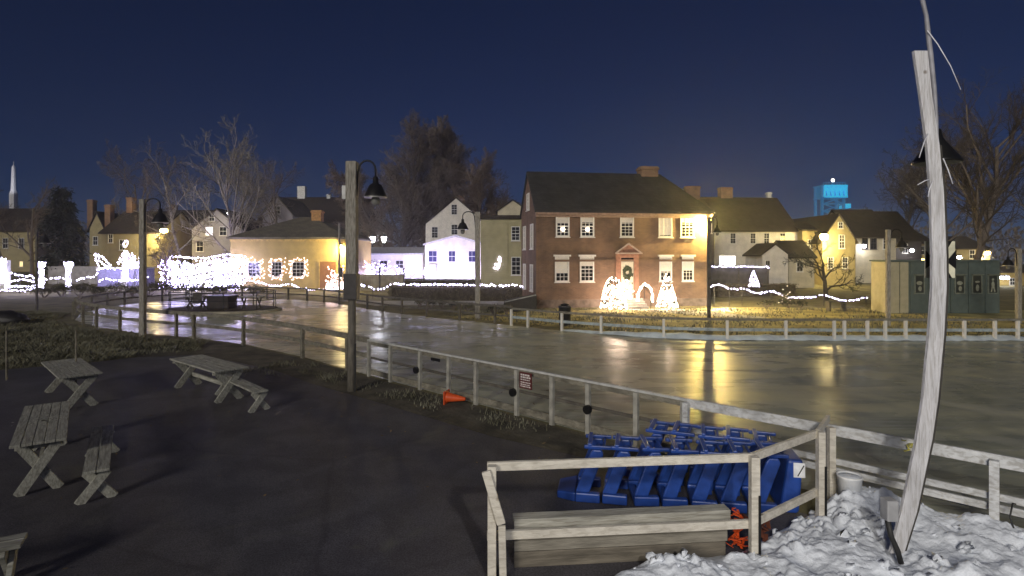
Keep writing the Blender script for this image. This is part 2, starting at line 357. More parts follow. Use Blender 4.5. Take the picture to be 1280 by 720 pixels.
fr = ramp(N, L, noise_(N, L, tc, .9, 10, 1.0), .60, .74, (0, 0, 0), (.5, .5, .5))
base = mixc(N, L, base, (.15, .145, .11), fr, 'MIX')
vo = N.new('ShaderNodeTexVoronoi'); vo.feature = 'DISTANCE_TO_EDGE'; vo.inputs['Scale'].default_value = .32
wv = N.new('ShaderNodeMix'); wv.data_type = 'VECTOR'; wv.inputs['Factor'].default_value = .18; nzv = N.new('ShaderNodeTexNoise'); nzv.inputs['Scale'].default_value = 1.4; nzv.inputs['Detail'].default_value = 6; L.new(tc, nzv.inputs['Vector']); L.new(tc, wv.inputs[4]); L.new(nzv.outputs['Color'], wv.inputs[5]); L.new(wv.outputs[1], vo.inputs['Vector'])
base = mixc(N, L, base, ramp(N, L, vo.outputs['Distance'], .002, .012, (.8, .8, .8), (1, 1, 1)))
L.new(base, bs.inputs['Base Color'])
rr = N.new('ShaderNodeMapRange'); rr.inputs['To Min'].default_value = .45; rr.inputs['To Max'].default_value = .8; L.new(noise_(N, L, tc, .8, 5), rr.inputs['Value']); L.new(rr.outputs[0], bs.inputs['Roughness'])
bp = N.new('ShaderNodeBump'); bp.inputs['Strength'].default_value = .6; bp.inputs['Distance'].default_value = .012; L.new(noise_(N, L, tc, 70, 4), bp.inputs['Height']); L.new(bp.outputs[0], bs.inputs['Normal'])
PATIO = [(-34, -6), (-34, 15.6), (-15.4, 16.4), (-13.5, 17.6), (-12.3, 18.8), (-10.8, 19.3), (-9.2, 18.3), (-7.0, 16.7), (-5.2, 14.9), (-3.2, 13.2), (-.4, 10.7), (2.4, 8.6), (3.6, 7.6), (7.0, 4.2), (9.0, -6)]
helper_ice(); struct(flat('ice_rink', NEAR + FAR, 0.012, ICE))
struct(flat('patio', PATIO, 0.004, ASPHALT))
DIRT = mat('bare_dirt', (0.085, 0.075, 0.055), 0.95, 0.5, 1.6, 0.8, 9)
struct(flat('dirt_verge', [(-12.3, 18.6), (-10.8, 19.1), (-9.2, 18.1), (-7.0, 16.5), (-5.2, 14.7), (-3.2, 13.0), (-.4, 10.5), (1.6, 9.1), (2.5, 9.6), (-4.2, 15.8), (-7.0, 18.5), (-10.3, 21.2), (-13, 22.7), (-16.2, 24.0), (-14.5, 20.0)], 0.008, DIRT))
LAWN = mat('trampled_lawn', (0.40, 0.35, 0.15), 0.95, 0.35, 0.7, 0.6, 10)
struct(flat('lawn', [(-3.6, 31.0), (0.3, 27.8), (4.0, 24.9), (6.3, 23.6), (8.6, 23.1), (30, 23.0), (34, 34), (16, 36.6), (9, 35.2), (1.6, 34.6)], 0.006, LAWN))
PATHM = mat('frosty_gravel', (0.45, 0.43, 0.38), 0.9, 0.25, 2, 0.4, 30)
struct(flat('path', [(-13.2, 42.0), (-9.2, 37.6), (1.2, 38.6), (1.2, 41.2), (-8.5, 41.4)], 0.010, PATHM))
struct(flat('paved_walk', [(6.8, 35.2), (10.4, 35.6), (14, 30.5), (12, 30)], 0.010, PATHM))

# ================================================================== BUILDINGS
def front(a, b, c): return (a, -c, b)
class House:
    """local frame: x along the front, y to the back, z up; face functions map (along, height, outward)."""
    def __init__(s, name, label, x, y, deg, L_, D, eave, ridge, wall, roof, gable='side', z=None, over=0.28, cat='house', group=None, wall_part='wall', dark_over=0.12):
        s.L, s.D, s.eave, s.ridge = L_, D, eave, ridge
        s.x, s.y, s.th = x, y, math.radians(deg)
        s.z = gz(x, y) if z is None else z
        s.t = thing(name, label, cat, (x, y, s.z), s.th, group)
        m = MB()
        if gable == 'side':
            m.prism([(0, -0.3), (0, eave), (D / 2, ridge), (D, eave), (D, -0.3)], 0, L_, lambda a, b, t: (t, a, b))
        elif gable == 'halfhip':
            vs = [(0, 0, -.3), (0, 0, eave), (0, D / 2, ridge), (0, D, eave), (0, D, -.3), (L_, 0, -.3), (L_, 0, eave), (L_ - 2.3, D / 2, ridge), (L_, D, eave), (L_, D, -.3)]
            m.add(vs, [(0, 1, 2, 3, 4), (5, 6, 8, 9), (0, 5, 6, 1), (4, 3, 8, 9), (1, 6, 7, 2), (3, 2, 7, 8), (6, 8, 7), (0, 4, 9, 5)])
        elif gable == 'front':
            m.prism([(0, -0.3), (0, eave), (L_ / 2, ridge), (L_, eave), (L_, -0.3)], 0, D, lambda a, b, t: (a, t, b))
        else:
            m.box(0, L_, 0, D, -0.3, eave)
        s.wall = m.build(wall_part, wall, s.t)
        r = MB(); o = over; th = 0.16
        if gable == 'side':
            k = (ridge - eave) / (D / 2)
            pr = [(-o, eave - o * k + .01), (D / 2, ridge + .01), (D + o, eave - o * k + .01), (D + o, eave - o * k + th), (D / 2, ridge + th + .05), (-o, eave - o * k + th)]
            r.prism(pr, -o * .6, L_ + o * .6, lambda a, b, t: (t, a, b))
        elif gable == 'front':
            k = (ridge - eave) / (L_ / 2)
            pr = [(-o, eave - o * k + .01), (L_ / 2, ridge + .01), (L_ + o, eave - o * k + .01), (L_ + o, eave - o * k + th), (L_ / 2, ridge + th + .05), (-o, eave - o * k + th)]
            r.prism(pr, -o * .6, D + o * .6, lambda a, b, t: (a, t, b))
        elif gable == 'halfhip':
            k = (ridge - eave) / (D / 2); q = o * .5; e0, e1 = eave - o * k, eave - o * k
            lo = [(-q, -o, e0 + .01), (-q, D / 2, ridge + .01), (-q, D + o, e0 + .01), (L_ + o, -o, e0 + .01), (L_ - 2.3, D / 2, ridge + .01), (L_ + o, D + o, e0 + .01)]
            vs = lo + [(x, y, z + .17) for x, y, z in lo]
            r.add(vs, [(6, 7, 10, 9), (7, 8, 11, 10), (9, 10, 11), (0, 3, 4, 1), (1, 4, 5, 2), (3, 5, 4), (0, 6, 9, 3), (3, 9, 11, 5), (5, 11, 8, 2), (0, 1, 7, 6), (1, 2, 8, 7)])
        elif gable == 'hip':
            q = min(L_, D) / 2
            b = [(-o, -o, eave), (L_ + o, -o, eave), (L_ + o, D + o, eave), (-o, D + o, eave)]
            tp = [(q, D / 2, ridge), (L_ - q, D / 2, ridge)] if L_ > D else [(L_ / 2, q, ridge), (L_ / 2, D - q, ridge)]
            vs = [(x, y, z + .01) for x, y, z in b] + [(x, y, z + th) for x, y, z in b] + tp
            fs = [(3, 2, 1, 0), (0, 1, 5, 4), (1, 2, 6, 5), (2, 3, 7, 6), (3, 0, 4, 7)]
            fs += [(4, 5, 9, 8), (5, 6, 9), (6, 7, 8, 9), (7, 4, 8)] if L_ > D else [(4, 5, 8), (5, 6, 9, 8), (6, 7, 9), (7, 4, 8, 9)]
            r.add(vs, fs)
        else:
            r.box(-o, L_ + o, -o, D + o, eave + .003, eave + (ridge - eave))
        s.roof = r.build('roof', roof, s.t)
    def fn(s, face):
        if face == 'front': return lambda a, c, b: (a, -c, b)
        if face == 'left': return lambda a, c, b: (-c, a, b)
        if face == 'right': return lambda a, c, b: (s.L + c, a, b)
    def u(s, px):                          # distance along the front seen in column px
        k = (px - 640) / F
        return (k * s.y - s.x) / (math.cos(s.th) - k * math.sin(s.th))
    def h(s, px, py):                      # height above the base of a front point
        y = s.y + s.u(px) * math.sin(s.th)
        return Z_(py, y) - s.z
    def window(s, u0, u1, z0, z1, face='front', cols=3, rows=4, blind=0.0, pane=None, frame=None, candle=False, head=False, trim=0.09, label=None):
        f = s.fn(face); fr = MB(); t = trim; b = 0.025
        fr.box(u0 - t, u1 + t, .002, .07, z0 - t, z0, f); fr.box(u0 - t, u1 + t, .002, .07, z1, z1 + t, f)
        fr.box(u0 - t, u0, .002, .07, z0, z1, f); fr.box(u1, u1 + t, .002, .07, z0, z1, f)
        for i in range(1, cols):
            a = u0 + (u1 - u0) * i / cols; fr.box(a - b / 2, a + b / 2, .035, .055, z0, z1, f)
        for j in range(1, rows):
            c = z0 + (z1 - z0) * j / rows; bb = b * (2.2 if j * 2 == rows else 1); fr.box(u0, u1, .034, .056, c - bb / 2, c + bb / 2, f)
        fr.box(u0 - t - .05, u1 + t + .05, .002, .12, z0 - t - .06, z0 - t - .002, f)
        if head: fr.box(u0 - t - .1, u1 + t + .1, .002, .16, z1 + t + .002, z1 + t + .12, f)
        o = fr.build('window', frame or WHITE, s.t)
        if label: o['label'] = label
        MB().box(u0, u1, .006, .016, z0, z1, f).build('pane', pane or GLASS, o)
        if blind > 0: MB().box(u0 + .01, u1 - .01, .018, .028, z1 - (z1 - z0) * blind, z1 - .005, f).build('blind', BLIND, o)
        if candle:
            c = Vector(f((u0 + u1) / 2, .12, z0 + (z1 - z0) * .33)); m = MB(); m.ball(c, .12, 10, 6); m.build('candle', L_CANDLE, o)
        return o
    def window_px(s, x0, y0, x1, y1, **k):
        xm = (x0 + x1) / 2
        return s.window(s.u(x0), s.u(x1), s.h(xm, y1), s.h(xm, y0), trim=k.pop('trim', 0.06), **k)
    def chimney(s, x, y, wx, wy, top, m=None, parent=None, base=None):
        c = MB(); b = (s.eave + .05) if base is None else base
        c.box(x - wx / 2, x + wx / 2, y - wy / 2, y + wy / 2, b, top - .25); c.box(x - wx / 2 - .07, x + wx / 2 + .07, y - wy / 2 - .07, y + wy / 2 + .07, top - .247, top - .1)
        c.box(x - wx / 2, x + wx / 2, y - wy / 2, y + wy / 2, top - .097, top)
        return c.build('chimney', m or BRICK_CH, s.roof)
    def chimney_px(s, x0, x1, ytop, y, m=None, wy=0.8, base=None):
        yy = s.y + y; xa, xb = X_(x0, yy) - s.x, X_(x1, yy) - s.x
        return s.chimney((xa + xb) / 2, y, abs(xb - xa) * .86, wy, Z_(ytop, yy) - s.z, m, base=base)
    def part(s, name, m, mb, parent=None, **k):
        return mb.build(name, m, parent or s.t, **k)

# ---- brick house
bh = House('brick_house', 'large red brick two-storey house with white windows and dark pitched roof', 1.54, 36.0, 8, 11.92, 6.0, 6.33, 9.05, BRICK, SHINGLE, 'halfhip', z=0.0, over=.22)
zu0, zu1 = bh.h(783, 296), bh.h(783, 271)
zl0, zl1 = bh.h(783, 351.5), bh.h(783, 321.5)
for i, (a, b, bl, cd) in enumerate(((695.2, 711.1, .34, True), (726, 742, .3, True), (775.6, 791.5, .3, False), (823.6, 839.5, 1.0, False), (850.8, 867, .25, False))):
    bh.window(bh.u(a) + .06, bh.u(b) - .06, zu0 + .07, zu1 - .05, blind=bl * .96, candle=cd, cols=3, rows=6 if bl < .9 else 2, label='upper window with its blind drawn fully down' if bl > .9 else None)
for a, b, bl in ((694.3, 710.5, .66), (725.5, 741.7, .36), (824.8, 838.9, .62), (853, 866, .58)):
    bh.window(bh.u(a) + .05, bh.u(b) - .05, zl0 + .07, zl1 - .05, blind=bl, cols=3, rows=6, head=True)
for yy, z0, z1 in ((1.4, 3.9, 5.4), (1.5, 1.1, 2.7), (4.4, 3.9, 5.4), (4.4, 1.1, 2.7), (2.9, 6.6, 7.6)):
    bh.window(yy - .4, yy + .4, z0, z1, 'left')
m = MB(); m.box(-.05, bh.L + .05, .002, .26, bh.eave - .32, bh.eave - .18, bh.fn('front')); m.box(-.03, bh.L + .03, .002, .14, bh.eave - .46, bh.eave - .323, bh.fn('front')); bh.part('cornice', mat('cornice_paint', (0.32, 0.22, 0.17), .6), m)
m = MB(); m.box(0.002, bh.L - .002, .002, .09, 2.98, 3.12, bh.fn('front')); bh.part('belt_course', BRICK, m)
m = MB(); m.box(0.002, bh.L - .002, .002, .05, -.2, .52, bh.fn('front')); bh.part('foundation', mat('foundation_stone', (0.17, 0.13, 0.11), .9, .35, 3, .4), m)
bh.chimney(bh.L * .735, 3.2, 1.25, .9, 9.75); bh.chimney(bh.L - .75, 5.2, .95, .9, 8.75)
u0, u1 = bh.u(775.8), bh.u(791.5); zb, zt = .62, bh.h(783, 326)
m = MB(); m.box(u0, u1, .01, .06, zb, zt, bh.fn('front')); f_ = bh.fn('front')
for a0, a1 in ((u0 + .1, (u0 + u1) / 2 - .05), ((u0 + u1) / 2 + .05, u1 - .1)):
    for c0, c1 in ((zb + .15, zb + .8), (zt - .5, zt - .12)): m.box(a0, a1, .061, .075, c0, c1, f_)
dr = bh.part('door', mat('cream_door_paint', (0.8, 0.75, 0.6), .5, .06), m)
m = MB(); m.ball(f_(u1 - .1, .1, zb + .95), .045, 8, 6); bh.part('handle', IRON, m, dr)
DOORW = mat('door_surround_paint', (0.30, 0.15, 0.10), .6)
m = MB(); m.box(u0 - .34, u0 - .01, .002, .12, .5, zt + .2, f_); m.box(u1 + .01, u1 + .34, .002, .12, .5, zt + .2, f_); m.box(u0 - .36, u1 + .36, .002, .16, zt + .203, zt + .5, f_); bh.part('door_surround', DOORW, m)
m = MB(); um = (u0 + u1) / 2
m.box(u0, u1, .01, .05, zt + .02, zt + .18, f_); bh.part('transom', GLASS, m)
m = MB(); w_ = .82; zp = zt + .5
m.prism([(um - w_, zp), (um + w_, zp), (um, zp + .56)], .003, .3, lambda a, b, t: f_(a, t, b)); pd = bh.part('pediment', DOORW, m)
m = MB(); m.bar(f_(um - w_ - .06, .34, zp + .0), f_(um, .34, zp + .62), .1, .09); m.bar(f_(um + w_ + .06, .34, zp), f_(um, .34, zp + .62), .1, .09); m.bar(f_(um - w_ - .1, .36, zp - .01), f_(um + w_ + .1, .36, zp - .01), .12, .08); bh.part('moulding', mat('pediment_trim', (0.5, .4, .33), .6), m, pd)
m = MB()
for i in range(4): m.box(um - .75, um + .95, .13 + .32 * i, .13 + .32 * (i + 1), -.1, .58 - .145 * i, f_)
st = bh.part('doorstep', STONE, m)
m = MB()
for a in (um - .62, um + 1.12):
    m.tube([f_(a, .2, .55), f_(a, .2, 1.4)], .022, 6); m.tube([f_(a, 1.3, .0), f_(a, 1.3, .9)], .022, 6); m.tube([f_(a, .16, 1.4), f_(a, 1.36, .88)], .025, 6)
bh.part('handrail', IRON, m)
M_ = bh.t.matrix_basis.copy() if False else (Matrix.Translation((bh.x, bh.y, bh.z)) @ Matrix.Rotation(bh.th, 4, 'Z'))
def bw(a, c, b): return M_ @ Vector(f_(a, c, b))
# wreath on the door
m = MB(); cw = Vector((0, 0, 0)); rng = random.Random(3)
for i in range(420):
    a = rng.uniform(0, 2 * PI); r = .27 + rng.gauss(0, .05); p = Vector((r * .85 * math.cos(a), rng.uniform(-.05, .03), r * 1.25 * math.sin(a)))
    q = Vector((rng.gauss(0, .06), rng.gauss(0, .03), rng.gauss(0, .06))); s_ = Vector((q.z, 0, -q.x)) * .4
    m.add([p - q, p + s_, p + q, p - s_], [(0, 1, 2, 3)])
wr = m.build('wreath', mat('wreath_greens', (0.04, .055, .03), .8, .4), recalc=False); wr.location = bw(um, .11, bh.h(783, 341)); wr.rotation_euler = (0, 0, bh.th)
tag(wr, 'oval evergreen wreath hung on the cream door of the brick house', 'wreath')
# corner floodlight on the house
c = bw(bh.L - .33, .42, 5.85)
fl = thing('wall_floodlight', 'glaring amber floodlight at the upper right corner of the brick house', 'floodlight', tuple(c))
MB().bar((0, .55, .1), (0, .05, .1), .06, .06).build('bracket', IRON, fl)
MB().lathe([(.05, .14), (.13, .1), (.16, -.02), (.15, -.03)], 14).build('shade', IRON, fl, smooth=True)
MB().ball((0, 0, -.1), .13, 14, 10).build('bulb', L_AMBER, fl, smooth=True)
lamp('POINT', 'house_corner_light', tuple(c + Vector((-.0, -.02, -.42))), 3400, (1.0, .72, .20), .12)

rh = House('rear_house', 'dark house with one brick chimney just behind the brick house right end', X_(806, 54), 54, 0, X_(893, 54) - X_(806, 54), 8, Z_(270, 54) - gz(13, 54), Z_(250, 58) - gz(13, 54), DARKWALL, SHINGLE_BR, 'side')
rh.chimney_px(855, 875, 233, 4.0); rh.window_px(884, 280, 889, 291, cols=2, rows=4)
# ---- mustard building
yb = House('mustard_cottage', 'low mustard yellow cottage with brown door and light-ringed windows', X_(288, 50), 50, 0, X_(432, 50) - X_(288, 50), 9, 4.35, 6.6, CL_YELLOW, SHINGLE_OL, 'hip', z=.5, over=.25)
for a, b in ((311, 325), (340, 352), (366, 380)): yb.window_px(a, 328, b, 345, cols=3, rows=4)
m = MB(); a, b = yb.u(400), yb.u(420); zt = yb.h(410, 327); f_ = yb.fn('front'); m.box(a, b, .01, .06, .0, zt, f_); d_ = yb.part('door', BROWN_DOOR, m)
m = MB(); m.ball(f_(b - .15, .1, 1.0), .05, 8, 6); yb.part('handle', STEEL, m, d_)
m = MB(); m.box(a - .1, a - .003, .002, .09, 0, zt + .1, f_); m.box(b + .003, b + .1, .002, .09, 0, zt + .1, f_); m.box(a - .003, b + .003, .002, .09, zt + .003, zt + .1, f_); yb.part('door_frame', mat('ochre_trim', (.55, .4, .14), .6), m)
m = MB(); m.box(-.02, yb.L + .02, .002, .1, yb.eave - .22, yb.eave - .01, f_); yb.part('fascia', mat('ochre_trim', (.5, .38, .15), .6), m)
yb.chimney_px(390, 404, 263, 4.0, mat('orange_chimney_brick', (.55, .30, .12), .85, .25, 9), base=yb.eave)
c = Vector((X_(428, 50), 49.5, Z_(307, 49.5)))
fl = thing('wall_lamp', 'blazing wall lamp under the eave at the right end of the mustard cottage', 'lamp', tuple(c))
MB().bar((0, .5, .08), (0, .03, .08), .05, .05).build('bracket', IRON, fl)
MB().lathe([(.06, .2), (.18, .12), (.2, .06)], 12).build('shade', IRON, fl, smooth=True)
MB().ball((0, 0, -.08), .17, 12, 8).build('bulb', L_AMBER, fl, smooth=True)
lamp('POINT', 'cottage_light', tuple(c + Vector((0, -.2, -.35))), 800, (1.0, .78, .36), .15)

# ---- olive block beside the brick house
ob = House('olive_house', 'olive clapboard house with flat dark roof close behind the brick house', X_(601, 46), 46, 0, X_(655, 46) - X_(601, 46), 8, 6.3, 6.62, CL_OLIVE, SHINGLE_BR, 'flat', over=.15)
ob.window_px(640, 322, 650, 343, cols=2, rows=4); ob.window_px(640, 284, 649, 300, cols=2, rows=4)
m = MB(); f_ = ob.fn('front'); a = ob.u(634); m.box(a - .06, a + .06, .002, .06, .2, 6.28, f_); ob.part('corner_board', CL_OLIVE, m)

# ---- white barn, shed and houses of the middle distance
wb = House('white_barn', 'low white gabled barn flooded with violet-white light', X_(531, 62), 62, 0, X_(607, 62) - X_(531, 62), 9, Z_(306, 62) - gz(-8, 62), Z_(296, 62) - gz(-8, 62), CL_WHITE, mat('pale_roof', (.5, .5, .52), .7), 'front', over=.2)
for a, b in ((536, 546), (561, 569), (586, 594)): wb.window_px(a, 314, b, 327, cols=2, rows=2, blind=.0 if a > 560 else .0, pane=mat('violet_glass', (.03, .03, .12), .2))
m = MB(); f_ = wb.fn('front'); m.box(wb.u(536), wb.u(546), .003, .5, wb.h(541, 339), wb.h(541, 330), f_); wb.part('meter_box', mat('grey_box_paint', (.35, .35, .37), .6), m)
ws = House('white_shed', 'long low white shed glowing beside the gabled barn', X_(447, 63), 63, 0, X_(529, 63) - X_(447, 63), 5, Z_(318, 63) - gz(-15, 63), Z_(311, 63) - gz(-15, 63), CL_WHITE, mat('pale_roof', (.5, .5, .52), .7), 'side', over=.2)
for a in (455, 475, 495): ws.window_px(a, 326, a + 9, 335, cols=2, rows=2)
wg = House('white_gable_house', 'tall white gable-fronted house with steep roof behind the barn', X_(532, 84), 84, 0, X_(608, 84) - X_(532, 84), 12, Z_(280, 84) - gz(-8, 84), Z_(248, 84) - gz(-8, 84), CL_WHITE, SHINGLE_BR, 'front', over=.25)
wg.window_px(564.5, 256, 571, 268, cols=2, rows=4); wg.window_px(564.5, 281, 571.5, 293, cols=2, rows=4); wg.window_px(540, 284, 547, 297, cols=2, rows=4)
wg.chimney(4.6, 9, 1.0, .9, wg.ridge + 1.4, base=wg.eave)
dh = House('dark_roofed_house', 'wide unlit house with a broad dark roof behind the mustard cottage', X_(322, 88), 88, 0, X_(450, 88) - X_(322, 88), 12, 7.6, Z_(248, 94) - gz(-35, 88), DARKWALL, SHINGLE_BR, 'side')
dh.chimney_px(372, 383, 233, 6, mat('white_chimney_paint', (.75, .75, .75), .7)); dh.chimney_px(409, 414, 243, 6, mat('white_chimney_paint', (.75, .75, .75), .7))
for a in (340, 365, 395): dh.window_px(a, 278, a + 6, 289, cols=2, rows=4)
dm = House('dormered_house', 'small grey house with a pale front gable above the mustard cottage roof', X_(328, 76), 76, 0, X_(366, 76) - X_(328, 76), 9, Z_(268, 76) - gz(-30, 76), Z_(247, 76) - gz(-30, 76), CL_GREY, SHINGLE_OL, 'front', over=.35)
dm.window_px(343, 258, 350, 267, cols=2, rows=2)
gh = House('grey_house', 'grey gable-fronted house with one bright window behind the lights', X_(240, 72), 72, 4, X_(300, 72) - X_(240, 72), 10, Z_(286, 72) - gz(-38, 72), Z_(262, 72) - gz(-38, 72), CL_GREY, SHINGLE_BR, 'front')
gh.window_px(257, 284, 266, 294, cols=2, rows=2, pane=L_WIN, label='brightly lit upper window'); gh.window_px(275, 284, 283, 294, cols=2, rows=2); gh.window_px(262, 268, 268, 276, cols=2, rows=2); gh.window_px(246, 302, 254, 314, cols=2, rows=2)
g2 = House('slate_roofed_house', 'grey side-gabled house with dark roof left of the bright-windowed one', X_(196, 76), 76, 0, X_(242, 76) - X_(196, 76), 9, Z_(290, 76) - gz(-45, 76), Z_(264, 80) - gz(-45, 76), CL_GREY, SHINGLE_BR, 'side')
g2.chimney_px(214, 221, 256, 4.5); g2.window_px(205, 296, 212, 307, cols=2, rows=2); g2.window_px(225, 296, 232, 307, cols=2, rows=2)
yh = House('ochre_house', 'ochre house with brown roof and two brick chimneys beyond the light display', X_(126, 68), 68, 0, X_(198, 68) - X_(126, 68), 9, Z_(291, 68) - gz(-48, 68), Z_(266, 72.5) - gz(-48, 68), CL_OCHRE, SHINGLE_BR, 'side')
yh.chimney_px(160, 168, 247, 4.5); yh.chimney_px(111 + 22, 119 + 22, 256, 4.5)
yh.window_px(136, 293, 141, 303, cols=2, rows=2); yh.window_px(150, 300, 156, 312, cols=2, rows=2)
y2 = House('ochre_gable_wing', 'narrow ochre gabled house with tall chimney left of the two-chimneyed one', X_(112, 72), 72, 0, X_(130, 72) - X_(112, 72), 8, Z_(285, 72) - gz(-52, 72), Z_(266, 72) - gz(-52, 72), CL_OCHRE, SHINGLE_BR, 'front')
y2.chimney_px(111, 119, 250, 3.5); y2.window_px(117, 296, 122, 306, cols=2, rows=2)
lh = House('olive_cottage', 'dim olive house behind bare trunks at the far left', X_(-40, 78), 78, 0, X_(44, 78) - X_(-40, 78), 9, Z_(288, 78) - gz(-70, 78), Z_(262, 82) - gz(-70, 78), CL_OCHRE, SHINGLE_BR, 'side')
for a in (-20, 4, 24): lh.window_px(a, 298, a + 6, 310, cols=2, rows=2)
lh.window_px(25, 327, 29, 333, cols=2, rows=1, pane=L_WINY)
yc = Vector((X_(203, 67), 67.3, Z_(288, 67.3)))
lp = thing('porch_lamp', 'large glaring yellow porch lamp at the right end of the ochre house', 'lamp', tuple(yc))
MB().bar((0, .65, .3), (0, .0, .3), .08, .06).build('bracket', IRON, lp); MB().lathe([(.1, .5), (.45, .3), (.48, .22)], 14).build('shade', IRON, lp, smooth=True)
MB().ball((0, 0, -.02), .42, 14, 8, (1, 1, .7)).build('bulb', L_AMBER, lp, smooth=True)
lamp('POINT', 'porch_light', tuple(yc + Vector((-.5, -.5, -.6))), 1300, (1.0, .78, .35), .25)
# small warm gable between the olive block and the brick house
sg = House('cream_gable_house', 'small cream gable peeking over the olive house roof', X_(622, 78), 78, 0, X_(660, 78) - X_(622, 78), 8, Z_(266, 78) - gz(2, 78), Z_(253, 78) - gz(2, 78), CL_CREAM, SHINGLE_BR, 'front')

# ---- right-hand houses
rw = House('long_white_house', 'long white two-storey house with dark roof right of the brick house', X_(884, 62), 62, 6, 10.6, 8.5, Z_(287, 62) - gz(22, 62), Z_(248, 66) - gz(22, 62), CL_WHITE, SHINGLE_BR, 'side')
for a in (913, 938, 955, 975): rw.window_px(a, 292, a + 6, 304, cols=2, rows=4)
rw.window_px(937, 320, 943, 331, cols=2, rows=4); rw.window_px(953, 320, 959, 331, cols=2, rows=4)
rw.window_px(899, 320, 919, 331, cols=4, rows=2, pane=glow('bright_window_glass', (1, .93, .85), 4.0), label='wide bright ground-floor window')
rw.chimney(4.4, 4.6, 1.4, 1.0, rw.ridge + 1.4); rw.chimney(9.9, 4.6, .45, .45, rw.ridge + .9, WHITE)
rs = House('porch_shed', 'little white gabled shed with a dark side roof before the long white house', X_(953, 55), 55, 0, X_(985, 55) - X_(953, 55), 4, Z_(318, 55) - gz(25, 55), Z_(306, 55) - gz(25, 55), CL_WHITE, SHINGLE_BR, 'front', cat='shed')
rs.window_px(957, 326, 962, 338, cols=2, rows=2)
rx = House('dark_roofed_shed', 'low cream shed with dark pitched roof left of the bare crooked tree', X_(986, 57), 57, 0, X_(1018, 57) - X_(986, 57), 5, Z_(321, 57) - gz(28, 57), Z_(303, 60) - gz(28, 57), CL_CREAM, SHINGLE_BR, 'side', cat='shed')
rx.window_px(996, 328, 1003, 339, cols=2, rows=2)
ry = House('yellow_gable_house', 'yellow gable-fronted house behind the bare crooked tree', X_(1028, 60), 60, 0, X_(1069, 60) - X_(1028, 60), 10, Z_(300, 60) - gz(35, 60), Z_(269, 60) - gz(35, 60), CL_OCHRE, SHINGLE_BR, 'front')
ry.window_px(1049, 294, 1055, 310, cols=2, rows=4); ry.window_px(1048, 271 + 7, 1053, 285, cols=2, rows=2); ry.window_px(1035, 322, 1041, 335, cols=2, rows=4); ry.window_px(1053, 322, 1059, 335, cols=2, rows=4)
rl = House('yellow_side_wing', 'low yellow wing lit by a glaring lamp left of the yellow gable', X_(1003, 62), 62, 0, X_(1027, 62) - X_(1003, 62), 7, Z_(288, 62) - gz(32, 62), Z_(280, 65) - gz(32, 62), CL_OCHRE, SHINGLE_BR, 'side')
rl.window_px(1010, 300, 1016, 312, cols=2, rows=4)
rz_ = House('cream_house', 'cream house with wide dark roof and two dark upper windows right of the yellow gable', X_(1069.5, 63), 63, 0, X_(1120, 63) - X_(1069.5, 63), 9, Z_(296, 63) - gz(38, 63), Z_(264, 67.5) - gz(38, 63), CL_CREAM, SHINGLE_BR, 'side')
rz_.window_px(1078, 296.5, 1084, 311, cols=2, rows=4, frame=DARKWALL); rz_.window_px(1088, 296.5, 1095, 311, cols=2, rows=4, frame=DARKWALL); rz_.window_px(1104, 297, 1110, 311, cols=2, rows=4)
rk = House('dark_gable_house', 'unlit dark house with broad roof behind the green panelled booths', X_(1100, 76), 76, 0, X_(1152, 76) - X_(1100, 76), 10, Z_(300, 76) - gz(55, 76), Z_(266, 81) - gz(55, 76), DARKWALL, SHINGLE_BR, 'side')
rk.window_px(1128, 305, 1134, 316, cols=2, rows=2)
ra = House('small_amber_house', 'narrow amber-lit house left of the leaning post', X_(1143, 82), 82, 0, X_(1168, 82) - X_(1143, 82), 8, Z_(304, 82) - gz(60, 82), Z_(290, 86) - gz(60, 82), CL_OCHRE, SHINGLE_BR, 'side')
ra.window_px(1151, 308, 1156, 318, cols=2, rows=2); ra.window_px(1152.5, 323, 1156, 327, cols=1, rows=1, pane=L_WINY)
rb = House('amber_gable_house', 'amber-lit house with sloping roof right of the leaning post', X_(1196, 82), 82, 0, X_(1237, 82) - X_(1196, 82), 9, Z_(311, 82) - gz(66, 82), Z_(297, 86) - gz(66, 82), CL_OCHRE, SHINGLE_BR, 'side')
rb.window_px(1212, 313, 1218, 323, cols=2, rows=2); rb.window_px(1225, 313, 1230, 323, cols=2, rows=2)
rc = House('yellow_fence_house', 'low yellow outbuilding at the right edge behind the green booths', X_(1246, 60), 60, 0, 7, 5, Z_(341, 60) - gz(55, 60), Z_(335, 60) - gz(55, 60), CL_YELLOW, SHINGLE_BR, 'flat', cat='shed')
rc.window_px(1262, 348, 1268, 356, cols=2, rows=2)

def wall_light(px, py, y, r, label, m=L_LAMP, energy=0, col=(1, .95, .9), name='outdoor_lamp'):
    p = P(px, py, y)
    t = thing(name, label, 'lamp', tuple(p))
    MB().bar((0, r * 4.0, r * 1.1), (0, 0, r * 1.1), r * .5, r * .5).build('bracket', IRON, t)
    MB().lathe([(r * .3, r * 1.5), (r * 1.1, r * .9), (r * 1.15, r * .7)], 12).build('shade', IRON, t, smooth=True)
    MB().ball((0, 0, 0), r, 12, 8).build('bulb', m, t, smooth=True)
    if energy: lamp('POINT', 'lamp_light', tuple(p + Vector((0, -r * 2, -r * 2.2))), energy, col, r)
    return t
wall_light(1030, 296, 59.4, .42, 'big glaring amber lamp on the yellow side wing', L_AMBER, 1400, (1, .78, .34))
wall_light(1080, 307.5, 62.6, .22, 'small white lamp between the dark windows of the cream house', L_LAMP, 60)
wall_light(1140, 313, 75, .24, 'small white lamp on the dark house behind the booths', L_LAMP, 60)
wall_light(1199, 321.5, 60, .2, 'bright white lamp just right of the leaning post over the booths', L_LAMP, 260)
